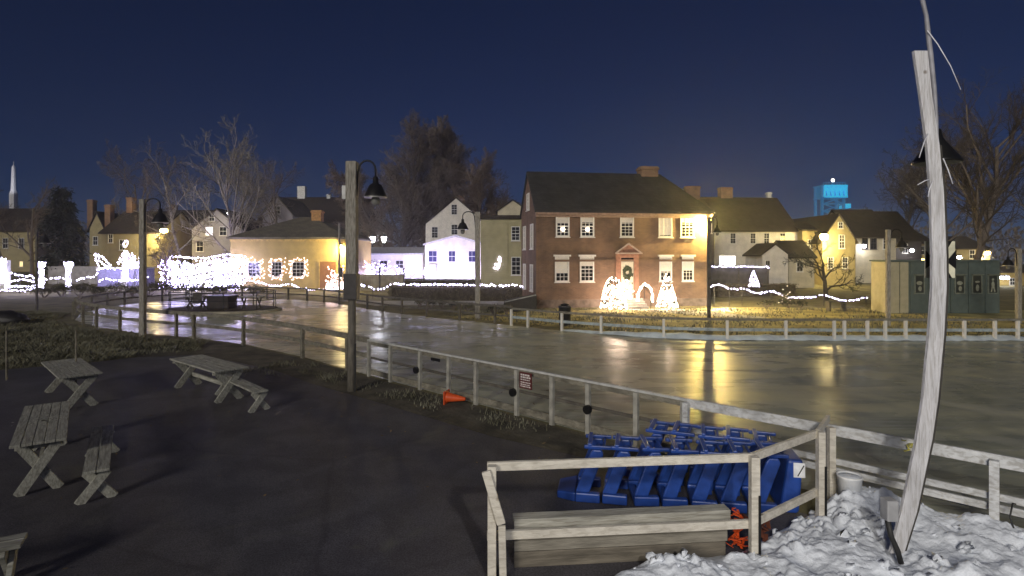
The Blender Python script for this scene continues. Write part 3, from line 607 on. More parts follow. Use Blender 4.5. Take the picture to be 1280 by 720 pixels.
wall_light(1235, 316, 81.6, .3, 'amber lamp at the corner of the house right of the leaning post', L_AMBER, 500, (1, .75, .35))
wall_light(1253, 347, 59, .2, 'left of the two small white lamps near the right edge', L_LAMP, 30)
wall_light(1259, 347, 59, .2, 'right of the two small white lamps near the right edge', L_LAMP, 30)
wall_light(286, 267, 71, .22, 'small white lamp high among branches beside the grey house', L_LAMP, 40)
wall_light(1154, 325.5, 81.5, .26, 'small warm lamp low on the narrow amber-lit house', L_AMBER, 90, (1, .8, .45))

# ---- booths with picture panels
Yb = 32.6
xs = [(1113, 1124.5), (1125, 1136), (1138, 1160), (1160.6, 1188), (1188.6, 1210), (1210.6, 1231), (1231.6, 1250)]
bt = thing('panelled_booth', 'row of tan and dark green panelled booths behind the far rink fence', 'booth', (X_(1113, Yb), Yb, 0), 0)
wtot = X_(1250, Yb) - X_(1113, Yb)
MB().box(.03, wtot - .03, .06, 1.7, -.1, 3.02).build('wall', PANEL_GREEN, bt)
ep = MB().box(-.03, .027, .06, 1.7, -.1, 3.01).build('end_wall', PANEL_TAN, bt)
MB().box(-.08, wtot + .08, -.08, 1.8, 3.023, 3.12).build('roof', PANEL_GREEN, bt)
for i, (a, b) in enumerate(xs):
    xa, xb = X_(a, Yb) - X_(1113, Yb), X_(b, Yb) - X_(1113, Yb)
    pn = MB().box(xa + .015, xb - .015, 0, .055, .02, 3.0).build('panel', PANEL_TAN if i < 2 else PANEL_GREEN, bt, bevel=.01)
    if i < 2: pn['label'] = 'tan end panel'
    if i >= 2 and i != 3:
        xm = (xa + xb) / 2; fr = MB(); w_, z0, z1 = .3, 1.15, 2.2
        fr.box(xm - w_, xm + w_, -.05, -.002, z0, z0 + .06); fr.box(xm - w_, xm + w_, -.05, -.002, z1, z1 + .06); fr.box(xm - w_, xm - w_ + .06, -.05, -.002, z0 + .06, z1); fr.box(xm + w_ - .06, xm + w_, -.05, -.002, z0 + .06, z1)
        fr.box(xm - w_ - .04, xm + w_ + .04, -.16, -.002, z1 + .063, z1 + .1)
        fo = fr.build('picture_frame', mat('frame_paint', (.2, .22, .18), .6), pn)
        MB().box(xm - w_ + .06, xm + w_ - .06, -.02, -.003, z0 + .06, z1).build('backing', mat('picture_dark', (.03, .035, .03), .6), fo)
        pm = MB()
        if i == 6:
            pm.ball((xm, -.025, 1.98), .075, 10, 6, (1, .15, 1)); pm.ball((xm, -.028, 1.68), .2, 10, 6, (.45, .06, 1.1)); pm.bar((xm - .1, -.03, 1.26), (xm - .03, -.03, 1.62), .07, .012, (0, 1, 0)); pm.bar((xm + .1, -.034, 1.26), (xm + .03, -.034, 1.62), .07, .012, (0, 1, 0))
        elif i == 5:
            pm.ball((xm + .03, -.025, 1.5), .2, 10, 6, (.5, .06, 1)); pm.ball((xm + .03, -.028, 1.85), .13, 10, 6, (1.1, .08, .5))
        else:
            pm.ball((xm, -.025, 1.78), .16, 10, 6, (1.1, .06, .75)); pm.ball((xm + .03, -.028, 1.45), .15, 10, 6, (.7, .06, 1))
        pm.build('figure', mat('picture_white', (.62, .62, .55) if i == 6 else (.3, .31, .24), .6), fo)

# ---- bridge tower far off, its blue light built into glowing steel
by = 320.0
tw = thing('lift_bridge_tower', 'distant steel lift-bridge tower lit bright blue over the rooftops', 'tower', (X_(1041, by), by, gz(0, 400)))
def zz(py): return Z_(py, by) - gz(0, 400)
hw = 27 * by / F / 2
m = MB()
for sx in (-1, 1):
    for yy in (0, 7): m.bar((sx * hw, yy, -5), (sx * hw, yy, zz(232)), 1.3, 1.3)
leg = m.build('leg', L_BLUE2, tw)
m = MB()
for k in range(6):
    z0 = zz(300) + (zz(246) - zz(300)) * k / 6; z1 = zz(300) + (zz(246) - zz(300)) * (k + 1) / 6
    m.bar((-hw, -.7, z0), (hw, -.7, z1), .55, .55); m.bar((hw, -.9, z0), (-hw, -.9, z1), .55, .55); m.bar((-hw, -.6, z1), (hw, -.6, z1), .7, .7)
m.build('lattice', L_BLUE2, tw)
m = MB()
for k in range(5):
    xa = -hw + 2 * hw * k / 5; m.box(xa + .12, xa + 2 * hw / 5 - .12, -1.4, 8, zz(246.5), zz(233))
m.box(-hw - .8, hw + .8, -1.7, 8.3, zz(232.9), zz(231.5)); m.box(-hw - .8, hw + .8, -1.7, 8.3, zz(247.8), zz(246.6))
mh = m.build('machinery_house', L_BLUE3, tw)
m = MB()
for k in range(5):
    xa, xb = -hw + 2 * hw * k / 5, -hw + 2 * hw * (k + 1) / 5
    m.bar((xa, -1.9, zz(246)), ((xa + xb) / 2, -1.9, zz(234)), .9, .4, (0, 1, 0)); m.bar(((xa + xb) / 2, -2.3, zz(234)), (xb, -2.3, zz(246)), .9, .4, (0, 1, 0)); m.bar((xa, -2.7, zz(246)), (xa, -2.7, zz(233.5)), 1.1, .4, (0, 1, 0))
m.bar((-hw - .4, -3.2, zz(233)), (hw + .4, -3.2, zz(233)), .6, 1.0); m.bar((-hw - .4, -3.2, zz(246.5)), (hw + .4, -3.2, zz(246.5)), .6, 1.0); m.bar((hw, -2.7, zz(246)), (hw, -2.7, zz(233.5)), 1.1, .4, (0, 1, 0))
m.build('truss', L_BLUE, mh)
m = MB()
for k in range(9):
    xa = -hw + 2 * hw * k / 8; m.bar((xa, -1.5, zz(231.4)), (xa, -1.5, zz(228.5)), .25, .25)
m.bar((-hw, -1.5, zz(228.4)), (hw, -1.5, zz(228.4)), .25, .25); m.build('railing', L_BLUE2, tw)
MB().box(hw + .3, hw + 4.2, 0, 5, zz(260), zz(254.5)).build('counterweight', L_BLUE, tw)
MB().bar((0, 0, zz(231)), (0, 0, zz(226)), .5, .5).build('mast', L_BLUE2, tw)
MB().ball((0, 0, zz(225.4)), .9, 8, 6).build('beacon', L_CANDLE, tw)

# ---- church spire at the far left
sy = 190.0
sp = thing('church_spire', 'slender white church spire above the trees at the far left', 'spire', (X_(17, sy), sy, gz(0, 200)))
g_ = gz(0, 200)
MB().lathe([(1.15, Z_(245, sy) - g_ - 14), (1.15, Z_(242, sy) - g_), (1.0, Z_(240, sy) - g_), (.75, Z_(238, sy) - g_), (.5, Z_(209, sy) - g_), (.12, Z_(206, sy) - g_)], 8).build('steeple', L_SPIRE, sp)
MB().tube([(0, 0, Z_(206, sy) - g_), (0, 0, Z_(202, sy) - g_)], .1, 6).build('finial', STEEL, sp)
lamp('SPOT', 'spire_uplight', (X_(17, sy) + 4, sy - 14, 22), 5200, (.88, .9, 1), .3, target=(X_(17, sy), sy, 31), spot=math.radians(50))

# ================================================================== FENCES
def along(pts, step):
    out = []
    for a, b in zip(pts[:-1], pts[1:]):
        a, b = Vector(a), Vector(b); n = max(1, int((b - a).length / step))
        for i in range(n): out.append(a + (b - a) * i / n)
    out.append(Vector(pts[-1])); return out
def smooth_path(pts, it=2):
    pts = [Vector(p) for p in pts]
    for _ in range(it):
        q = [pts[0]]
        for a, b in zip(pts[:-1], pts[1:]): q += [a * .75 + b * .25, a * .25 + b * .75]
        q.append(pts[-1]); pts = q
    return pts
def rail_fence(name, label, pts, post_at, rails, post_w, post_h, mpost, mrail, sub=0, bevel=0.0, group=None, out=0.05):
    """pts: plan path; rails: (z, width, height, part name); post_at: plan points."""
    o0 = pts[0]; t = thing(name, label, 'fence', (o0[0], o0[1], 0), 0, group)
    rel = [Vector((p[0] - o0[0], p[1] - o0[1], 0)) for p in pts]
    for z, w_, h_, nm, mm in rails:
        m = MB()
        for a, b in zip(rel[:-1], rel[1:]):
            dd = (b - a).normalized() * .004
            m.bar(a + dd + Vector((0, 0, z)), b - dd + Vector((0, 0, z)), w_, h_)
        m.build(nm, mm or mrail, t, bevel=bevel)
    for i, (px, py_) in enumerate(post_at):
        a = math.atan2(rel[-1].y - rel[0].y, rel[-1].x - rel[0].x)
        best = min(range(len(rel) - 1), key=lambda k: ((rel[k] + rel[k + 1]) / 2 - Vector((px - o0[0], py_ - o0[1], 0))).length)
        dr = (rel[best + 1] - rel[best]).normalized(); nr = Vector((dr.y, -dr.x, 0)); nr = nr if nr.y < 0 else -nr
        c = Vector((px - o0[0], py_ - o0[1], 0)) + nr * out
        m = MB(); m.bar(c + Vector((0, 0, -.15)), c + Vector((0, 0, post_h)), post_w, post_w, up=tuple(dr)); m.build('post', mpost, t, bevel=bevel)
    return t
# old curved fence on the left, round the end of the rink
curve = smooth_path([(p[0], p[1], 0) for p in NEAR[1:9]], 2)
cpts = [(p.x, p.y) for p in curve]
def nearest_px(pts, px):
    return min(along([Vector((p[0], p[1], 0)) for p in pts], .1), key=lambda v: abs(640 + F * v.x / v.y - px) if v.y > 0 else 9e9)
pl = [nearest_px(cpts[18 if False else 0:], q) for q in (122, 152, 182, 222, 243, 306, 380, 436)]
rail_fence('rink_fence', 'old weathered timber rail fence curving round the left end of the rink', cpts, [(p.x, p.y) for p in pl] + [(-24.9, 32.0), (-23.3, 29.8), (-21, 27.5)], [(1.0, .09, .15, 'top_rail', None), (.55, .05, .12, 'middle_rail', None)], .11, .98, WOOD_OLD, WOOD_OLD, bevel=.008)
# galvanised gate section
A, B = (-4.07, 15.85), (2.92, 9.28)
gp = [on_line(q, A, B) for q in (463, 490, 527, 563, 597, 648, 692, 737, 797, 856)]
WOOD_MID = mat('silvered_post_wood', (0.36, 0.35, 0.31), .75, .3, 6, .2)
gt = rail_fence('rink_gate_fence', 'straight grey rink fence with thin pale top edge and gate latches', [A, B], gp, [(1.0, .07, .045, 'top_rail', STEEL), (.93, .035, .09, 'upper_board', WOOD_OLD), (.52, .04, .06, 'middle_rail', WOOD_DARK), (.12, .04, .14, 'kickboard', WOOD_OLD)], .085, .975, WOOD_MID, WOOD_OLD, bevel=.006)
nrm = Vector((-(B[1] - A[1]), B[0] - A[0], 0)).normalized(); nrm = nrm if nrm.y < 0 else -nrm
for q in (525, 646, 739):
    x, y = on_line(q, A, B); c = Vector((x - A[0], y - A[1], .5)) + nrm * .13
    MB().tube([c - nrm * .04, c + nrm * .03], .085, 12).build('latch', IRON, gt)
x, y = on_line(549, A, B); c = Vector((x - A[0], y - A[1], .86)) + nrm * .12; u_ = Vector((B[0] - A[0], B[1] - A[1], 0)).normalized()
MB().bar(c - u_ * .17, c + u_ * .17, .02, .07).build('nameplate', IRON, gt)
# maroon notice on the gate fence
x, y = on_line(661.5, A, B); c = Vector((x, y, .80)) + nrm * .11
sgn = thing('notice_sign', 'small maroon notice with pale lines of text on the grey rink fence', 'sign', tuple(c), math.atan2(u_.y, u_.x))
MB().box(-.17, .17, -.008, .008, -.17, .17).build('board', SIGNRED, sgn, bevel=.004)
m = MB(); rng = random.Random(5)
for k, z in enumerate((.115, .065, .015, -.04, -.085, -.125)):
    x = -.135
    while x < .11:
        w_ = rng.uniform(.02, .06); m.box(x, min(x + w_, .14), -.012, -.0085, z - (.017 if k < 2 else .011), z + (.017 if k < 2 else .011)); x += w_ + .014
m.build('lettering', mat('sign_white', (.75, .7, .68), .6), sgn)
# white boarded rink fence, front right
A2, B2 = (2.90, 9.26), (7.9, 4.71)
wp = [on_line(q, A2, B2) for q in (860, 1036, 1243)] + [(7.2, 5.36)]
rail_fence('white_rink_fence', 'white boarded rink fence rising from the snowbank at front right', [A2, B2], wp, [(.96, .045, .15, 'top_rail', None), (.53, .04, .085, 'middle_rail', None), (.40, .04, .09, 'lower_rail', None)], .095, .98, WOOD_PAINT, WOOD_PAINT, bevel=.006, out=.075)
# far fence, right: dark top rail on white posts
fr_ = [(p[0], p[1]) for p in FAR[1:9]]
fx = [nearest_px(fr_, q) for q in (640, 661, 703, 752, 830, 908, 980, 1043, 1056, 1083, 1104, 1130, 1163, 1205, 1242, 1270)]
rail_fence('far_rink_fence', 'far rink fence with dark top rail on white posts before the brick house', list(reversed([(p[0], p[1]) for p in FAR[:8]])), [(p.x, p.y) for p in fx], [(.83, .09, .09, 'top_rail', mat('grey_top_rail', (.2, .19, .16), .8, .3)), (.42, .03, .12, 'middle_rail', mat('bluish_rail_paint', (.36, .42, .45), .6, .3))], .10, .8, WHITE, WOOD_DARK)
f2 = smooth_path([(p[0], p[1], 0) for p in FAR[7:]] + [(-26.5, 37.0, 0), (-25.4, 33, 0)], 2)
f2p = [(p.x, p.y) for p in f2]
sel = [f2[i] for i in range(2, len(f2) - 2, 2)]
rail_fence('dark_rink_fence', 'dark rail fence along the far left curve of the rink', f2p, [(p.x, p.y) for p in sel], [(.9, .09, .11, 'top_rail', None), (.45, .05, .09, 'middle_rail', None)], .1, .88, WOOD_DARK, WOOD_DARK)
# snow along the foot of the far fence
SNOW = mat('packed_snow', (0.80, 0.84, 0.91), .7, .10, 3, .5, 12)
BSNOW = mat('dusty_snow', (0.72, 0.80, 0.86), .75, .2, 2, .5, 9)
m = MB(); ridge = along([Vector((p[0], p[1], 0)) for p in FAR[0:7]], .25); vs = []
rng = random.Random(8); prof = [(-.28, .006), (-.2, .10), (-.05, .17), (.12, .13), (.30, .006)]
for i, p in enumerate(ridge):
    k = 1 + .55 * noise.noise((p.x * .9, p.y * .9, 3)); k *= sstep(2.0, 5.0, p.x) * .8 + .2
    for a, z in prof: vs.append((p.x, p.y + .12 - a * 1.0 + .05 * noise.noise((p.x * 3, a * 5, 1)), z * k + .02 + .03 * noise.noise((p.x * 4, a * 9, 7))))
n = len(prof); fs = [(i * n + k, i * n + k + 1, (i + 1) * n + k + 1, (i + 1) * n + k) for i in range(len(ridge) - 1) for k in range(n - 1)]
m.add(vs, fs); tag(m.build('snow_ridge', BSNOW, smooth=True, recalc=True), kind='stuff')

# ================================================================== PEN, LEANING POST, SNOW
PA, PB, PC, PD = Vector((-.27, 5.95, 0)), Vector((2.66, 6.22, 0)), Vector((3.85, 7.06, 0)), Vector((4.36, 7.72, 0))
pen = thing('pen_fence', 'new pale timber pen fence around the blue skating aids', 'fence', tuple(PA))
def R_(v): return v - PA
def zv(z): return Vector((0, 0, z))
for a, b in ((PA, PB), (PB, PC), (PC, PD)):
    d_ = (b - a).normalized(); nn = Vector((d_.y, -d_.x, 0))
    m = MB(); m.bar(R_(a) + nn * .0 + d_ * .005 + zv(1.155), R_(b) - d_ * .005 + zv(1.155), .045, .092); m.build('top_rail', WOOD_WHITE, pen, bevel=.004)
    m = MB(); m.bar(R_(a) + d_ * .005 + zv(.42), R_(b) - d_ * .005 + zv(.42), .045, .092); m.build('lower_rail', WOOD_WHITE, pen, bevel=.004)
for c, w_, hgt in ((PA + Vector((.06, .0, 0)), .09, 1.19), (PB, .095, 1.19), (PC, .085, 1.2), (PD, .085, 1.05)):
    m = MB(); cc = R_(c) + Vector((.0, -.072, 0)); m.box(cc.x - w_ / 2, cc.x + w_ / 2, cc.y - .045, cc.y + .045, -.1, hgt); m.build('post', WOOD_WHITE, pen, bevel=.005)
m = MB(); m.bar(R_(PA) + Vector((.0, -.145, 1.16)), R_(PA) + Vector((.16, -.155, .62)), .09, .04, (0, 1, 0)); m.bar(R_(PA) + Vector((.165, -.155, .60)), R_(PA) + Vector((.18, -.155, -.05)), .075, .04, (0, 1, 0)); m.build('brace', WOOD_WHITE, pen, bevel=.004)
for c in (PB, PC):
    cc = R_(c) + Vector((.03, -.125, 0)); MB().box(cc.x - .006, cc.x + .018, cc.y - .008, cc.y + .006, -.05, .78).build('stake', IRON, pen)
# bare timbers lying inside the pen
lb = thing('plank_bench', 'long grey plank bench box inside the pale pen fence', 'bench', (.02, 6.08, 0), math.atan2(.27, 2.85))
MB().box(0, 2.46, .03, .17, .485, .525).build('seat', PLANK, lb, bevel=.006)
MB().box(0.004, 2.456, .0, .028, .375, .528).build('apron', PLANK, lb, bevel=.005)
MB().box(0.004, 2.40, .004, .030, .0, .17).build('lower_board', mat('dark_brown_beam', (.16, .14, .11), .8, .4, 3, .3, 14, stretch=(.7, 5, 5)), lb, bevel=.005)  # boards get darker and browner towards the ground
MB().box(0.004, 2.42, .002, .029, .178, .368).build('middle_board', mat('brown_board', (.25, .23, .19), .8, .35, 3, .3, 16, stretch=(.7, 5, 5)), lb, bevel=.005)
for x in (.03, 1.2, 2.33): MB().box(x, x + .06, .04, .16, 0, .483).build('leg', PLANK, lb)

# snow bank with broken lumps
fdir = Vector((.738, -.675)); fn_ = Vector((-.675, -.738))
def snow_z(x, y):
    d_ = (x - 2.92) * fn_.x + (y - 9.28) * fn_.y
    e = (x - 2.66) * .564 + (y - 6.26) * -.825
    e += .55 * (1 - sstep(1.2, 2.7, x)) - .12 * max(0, 2.0 - x) * (1 if y > 5.4 else .6)
    f_ = sstep(-.26, .12, e) * sstep(-.05, .2, d_)
    pen_d = max(0.0, e); base = .13 + .20 * math.exp(-(d_ * d_) / .45) + .05 * sstep(.5, 2, d_) + .17 * math.exp(-((x - 4.35) ** 2 + (y - 7.12) ** 2) / .22)
    nz_ = .13 * noise.noise((x * 1.5, y * 1.5, 0)) + .07 * noise.noise((x * 4, y * 4, 2)) + .035 * abs(noise.noise((x * 10, y * 10, 5))) + .018 * noise.noise((x * 18, y * 26, 8)) + .05 * sstep(.15, .3, noise.noise((x * 2.2, y * 3.1, 17)))
    vd = noise.voronoi((x * 6.5, y * 6.5, 1.0))[0]; v2 = noise.voronoi((x * 15, y * 15, 4.0))[0]
    msk = sstep(-.25, .35, noise.noise((x * 1.1, y * 1.1, 12)))
    chunk = .05 * sstep(0.0, .45, vd[1] - vd[0]) * msk * (1 + noise.noise((x * 3, y * 3, 6))) + .012 * sstep(0, .35, v2[1] - v2[0]) * msk
    return -.03 + f_ * (base + nz_ * .8 + chunk + .0)
sm = MB(); X0, X1, Y0, Y1, stp = .6, 9.0, 3.6, 8.4, .024
nx, ny = int((X1 - X0) / stp), int((Y1 - Y0) / stp)
for j in range(ny + 1):
    for i in range(nx + 1): sm.v.append((X0 + stp * i, Y0 + stp * j, snow_z(X0 + stp * i, Y0 + stp * j)))
for j in range(ny):
    for i in range(nx):
        q = (j * (nx + 1) + i, j * (nx + 1) + i + 1, (j + 1) * (nx + 1) + i + 1, (j + 1) * (nx + 1) + i)
        if max(sm.v[k][2] for k in q) > -.02: sm.f.append(q)
rng = random.Random(21)
for _ in range(420):
    x, y = rng.uniform(1.2, 8.6), rng.uniform(3.6, 8.2); z = snow_z(x, y)
    if z < .06: continue
    r = .012 + .045 * rng.random() ** 3
    b = len(sm.v); sm.ball((x, y, z + r * .25), r, 7, 5, (rng.uniform(.7, 1.4), rng.uniform(.7, 1.4), rng.uniform(.5, .9)))
    for i in range(b, len(sm.v)):
        v = Vector(sm.v[i]); k = noise.noise(v * 30) * r * 1.5; sm.v[i] = tuple(v + Vector((k, noise.noise(v * 30 + Vector((5, 5, 5))) * r * 1.5, k * .8)))
sb = sm.build('snow_bank', SNOW, smooth=True, recalc=False); tag(sb, kind='stuff')
bk = thing('white_bucket', 'white bucket-shaped block standing on the snowbank by the fence', 'bucket', (4.40, 7.30, .20))
MB().lathe([(.125, 0), (.145, .31), (.152, .315), (.152, .335), (.14, .335), (.132, .31)], 24).build('pail', mat('white_bucket_plastic', (.86, .9, .95), .4), bk, smooth=True)
MB().lathe([(.125, .25), (.131, .318), (.05, .327)], 20).build('ice_fill', SNOW, bk, smooth=True)

# leaning board on its dark pole
cs = [(63, 1151.5, 17), (120, 1158.5, 14.5), (180, 1167, 15.5), (240, 1172, 16.5), (320, 1174.8, 17.5), (360, 1174.8, 18), (420, 1171, 19), (500, 1163.5, 19), (550, 1156, 19.5), (600, 1145.5, 19.5), (640, 1137, 19.5), (692, 1122, 17)]
Yp = 5.95
post = thing('leaning_post', 'tall bowed bleached board on a dark pole leaning over the snowbank', 'post', (X_(1122, Yp), Yp, 0))
O = Vector((X_(1122, Yp), Yp, 0))
def sweep(seq, yoff, depth):
    m = MB(); n = 4; vs = []
    for p, w_ in seq:
        q = p - O
        for dx, dy in ((-w_ / 2, 0), (w_ / 2, 0), (w_ / 2, depth), (-w_ / 2, depth)): vs.append((q.x + dx, q.y + yoff + dy, q.z))
    fs = [(i * 4 + k, i * 4 + (k + 1) % 4, i * 4 + 4 + (k + 1) % 4, i * 4 + 4 + k) for i in range(len(seq) - 1) for k in range(4)]
    fs += [(0, 1, 2, 3), tuple(len(vs) - 4 + k for k in (3, 2, 1, 0))]
    m.add(vs, fs); return m
seq = [(P(px, py, Yp), w_ * Yp / F) for py, px, w_ in cs]
fine = []
for (a, wa), (b, wb_) in zip(seq[:-1], seq[1:]):
    for k in range(4): fine.append((a.lerp(b, k / 4), wa + (wb_ - wa) * k / 4))
fine.append(seq[-1])
sweep(fine, 0, .045).build('board', WOOD_BOARD, post, bevel=.005)
seq2 = [(P(px + 6.8, py, Yp), (w_ + .5) * Yp / F) for py, px, w_ in cs[2:]]
sweep(seq2, .05, .035).build('pole', mat('dark_pole_wood', (.05, .045, .04), .85, .3, 4, .3), post)
MB().tube([P(px, py, Yp + .02) - O for px, py in ((1149, -30), (1153, 0), (1158, 20), (1160, 40), (1163.5, 70), (1168, 112), (1170.5, 150), (1172, 190), (1171, 222))], [.022, .022, .02, .024, .025, .022, .018, .012, .008], 8).build('cable', mat('grey_cable', (.3, .3, .33), .5), post, smooth=True)
for pts in (((1159, 38), (1172, 55), (1188, 82), (1201, 112)), ((1160, 167), (1155, 178), (1149, 197)), ((1179, 198), (1185, 212), (1191, 230)), ((1163, 224), (1156, 226), (1147, 231)), ((1166, 226), (1162, 236), (1160, 246))):
    MB().tube([P(px, py, Yp - .02) - O for px, py in pts], [.006, .006, .005, .004][:len(pts)], 6).build('cable_tie', mat('white_nylon', (.7, .7, .75), .4), post, smooth=True)
q = P(1171, 190, Yp + .55) - O
MB().lathe([(.04, .26), (.06, .16), (.1, .1), (.24, -.1), (.25, -.13), (.22, -.13)], 20, tuple(q)).build('lamp_shade', IRON, post, smooth=True)
MB().tube([q + Vector((0, 0, .2)), P(1172, 178, Yp + .3) - O, P(1173, 186, Yp + .07) - O], .022, 8).build('lamp_arm', IRON, post, smooth=True)
q = P(1176, 324.5, Yp + .2) - O; r = .165
pl_ = MB().box(q.x - r, q.x + r, q.y + .01, q.y + .022, q.z - r * 1.22, q.z + r * 1.22).build('sign_plate', mat('plate_white', (.62, .6, .45), .6), post)
m = MB(); m.prism([(q.x - r * 1.001, q.z - .10), (q.x - r * .4, q.z - .02), (q.x - r * 1.001, q.z + .1)], 0, 1, lambda a, b, t: (a, q.y - .004 + t * .01, b)); m.prism([(q.x + r * 1.001, q.z - .10), (q.x + r * .4, q.z - .02), (q.x + r * 1.001, q.z + .1)], 0, 1, lambda a, b, t: (a, q.y - .004 + t * .01, b))
m.prism([(q.x - r * .72, q.z - r * 1.23), (q.x + r * .72, q.z - r * 1.23), (q.x, q.z)], 0, 1, lambda a, b, t: (a, q.y - .008 + t * .01, b)); m.prism([(q.x - r * .72, q.z + r * 1.23), (q.x + r * .72, q.z + r * 1.23), (q.x, q.z)], 0, 1, lambda a, b, t: (a, q.y - .008 + t * .01, b)); m.build('emblem', IRON, pl_)
q = P(1114, 636, Yp - .02) - O
MB().box(q.x - .07, q.x + .05, q.y - .05, q.y + .08, q.z - .12, q.z + .10).build('junction_box', mat('grey_box_plastic', (.35, .35, .36), .5), post, bevel=.012)
MB().tube([q + Vector((-.05, -.02, -.12)), q + Vector((-.02, -.03, -.28)), q + Vector((.04, -.04, -.42)), q + Vector((.07, -.05, -.55))], .028, 8).build('conduit', RUBBER, post, smooth=True)
x, y = on_line(1133, A2, B2)
m = MB(); rng = random.Random(2)
for k in range(9):
    a = Vector((rng.uniform(-.08, .08), rng.uniform(-.03, .03), rng.uniform(-.05, .05))); b = a + Vector((rng.uniform(-.08, .08), rng.uniform(-.03, .03), rng.uniform(-.05, .03))); m.bar(a, b, .03, .006)
tp_ = m.build('yellow_tape', mat('yellow_tape_plastic', (.6, .55, .12), .5)); tp_.location = (x - .02, y - .09, .97); tag(tp_, 'scrap of yellow tape knotted on the white rail beside the leaning post', 'tape')
x, y = on_line(1262, A2, B2)
cb_ = MB().tube([(0, 0, .42), (-.05, -.02, .44), (-.12, -.06, .3), (-.1, -.12, .12), (-.2, -.2, .02)], .01, 6).build('black_cord', RUBBER, smooth=True); cb_.location = (x - .02, y - .1, .1); tag(cb_, 'black cord hanging from the white fence rail into the snow', 'cord')

# ================================================================== BLUE SKATING AIDS
def make_aid(first=False, last=False):
    t = thing('skating_aid', 'x', 'skating aid', group='blue skating aids nested in the pen')
    Lb = .335
    b = MB()
    for s in (-1, 1): b.box(0, Lb, s * .27 - .05, s * .27 + .05, 0, .13)
    b.box(.0, .09, -.218, .218, .02, .10)
    if first: b.add([(-.26, -.22, 0), (-.26, .22, 0), (-.003, .32, 0), (-.003, -.32, 0), (-.26, -.22, .10), (-.26, .22, .10), (-.003, .32, .13), (-.003, -.32, .13)], [(0, 1, 2, 3), (4, 7, 6, 5), (0, 4, 5, 1), (1, 5, 6, 2), (2, 6, 7, 3), (3, 7, 4, 0)])
    b.build('base', BLUE, t, bevel=.018)
    for s in (-1, 1):
        sp_ = MB(); poly = [(.0, .133), (.19, .133), (.385, .66), (.36, .72), (.24, .72), (.2, .66)]
        sp_.prism(poly, s * .27 - .035, s * .27 + .035, lambda a, z, y: (a, y * (1 - .12 * (z - .13)), z)); sp_.build('side_panel', BLUE, t, bevel=.018)
    h = MB()
    for s in (-1, 1): h.bar((.12, s * .235, .745), (.492, s * .235, .745), .05, .05)
    h.bar((.20, -.262, .775), (.20, .262, .775), .055, .045); h.bar((.40, -.205, .735), (.40, .205, .735), .03, .04)
    hd = h.build('handle', BLUE, t, bevel=.012)
    MB().box(.168, .1735, -.25, .25, .78, .7955).build('edge_highlight', mat('highlight_blue_plastic', (.42, .48, .6), .5, .3, 20), hd)  # pale strip paints in the highlight on the crossbar's top edge
    c = MB(); c.box(.22, .29, -.235, .235, .36, .52); c.box(.29, .33, -.2, .2, .60, .66); c.build('crossbar', BLUE, t, bevel=.015)
    if last:
        e = MB(); e.prism([(.36, .02), (.60, .02), (.66, .72), (.47, .72)], -.30, .30, lambda a, z, y: (a, y, z)); fp = e.build('front_panel', BLUE, t, bevel=.04)
        for s in (-.18, .02, .2): MB().tube([(.5, s, .05), (.57, s, .7)], .052, 10).build('column', BLUE, t, smooth=True)
        c = MB(); c.box(.53, .67, -.305, -.301, .50, .69); c.build('sticker', mat('white_sticker', (.75, .77, .8), .5), fp)
        MB().bar((.58, -.308, .52), (.655, -.308, .66), .012, .004, (0, 1, 0)).build('scuff', IRON, fp)
    return t
ordn = ['first', 'second', 'third', 'fourth', 'fifth', 'sixth', 'seventh', 'eighth', 'ninth']
def place(t, p, rz, label): t.location = p; t.rotation_euler = (0, 0, rz); t['label'] = label
mid = make_aid(); fst = make_aid(True); lst = make_aid(False, True)
def row(start, ang, n, pitch, rowname, last):
    d_ = Vector((math.cos(ang), math.sin(ang), 0))
    for i in range(n):
        src = fst if i == 0 else (lst if (i == n - 1 and last) else mid)
        t = copy_tree(src)
        lab = ('blue plastic skating aid with sloping foot at the open left end of the %s row' % rowname) if i == 0 else (('blue skating aid with white sticker closing the right end of the %s row' % rowname) if (i == n - 1 and last) else '%s blue skating aid from the left in the %s nested row' % (ordn[i], rowname))
        jr = random.Random(n * 10 + i); place(t, Vector(start) + d_ * (pitch * i + (jr.uniform(-.015, .015) if i else 0)) + Vector((-d_.y, d_.x, 0)) * jr.uniform(-.035, .035), ang + jr.uniform(-.09, .09), lab)
        t.location.z = jr.uniform(.0, .015); t.rotation_euler.y = jr.uniform(-.012, .0) if i else 0
row((.92, 7.98, 0), math.radians(-8), 7, .385, 'front', True)
row((2.0, 8.74, 0), math.radians(-20), 5, .36, 'rear', False)
def kill(t):
    for c in kids(t):
        kill(c)
    bpy.data.objects.remove(t)
for t in (mid, fst, lst): kill(t)
# orange crumpled netting between bench and aids
m = MB(); rng = random.Random(4)
for k in range(52):
    a = Vector((rng.gauss(0, .035), rng.gauss(0, .05), rng.uniform(0, .40))); d_ = Vector((rng.gauss(0, 1), rng.gauss(0, 1), rng.gauss(.1, .7))).normalized() * rng.uniform(.04, .12)
    m.bar(a, a + d_, .028, .007)
og = m.build('orange_netting', ORANGE); og.location = (2.62, 6.48, .02); tag(og, 'crumpled orange plastic netting beside the pen corner post', 'netting')
m2 = MB()
for k in range(16):
    a = Vector((rng.gauss(0, .06), rng.gauss(0, .05), rng.uniform(0, .25))); d_ = Vector((rng.gauss(0, 1), rng.gauss(0, 1), rng.gauss(-.3, .5))).normalized() * rng.uniform(.07, .2); m2.bar(a, a + d_, .06, .007)
og2 = m2.build('rusty_scraps', mat('rust_red', (.14, .04, .02), .8)); og2.location = (2.95, 6.62, .02); tag(og2, 'rusty red scraps at the snow edge under the pen rail', 'scraps')
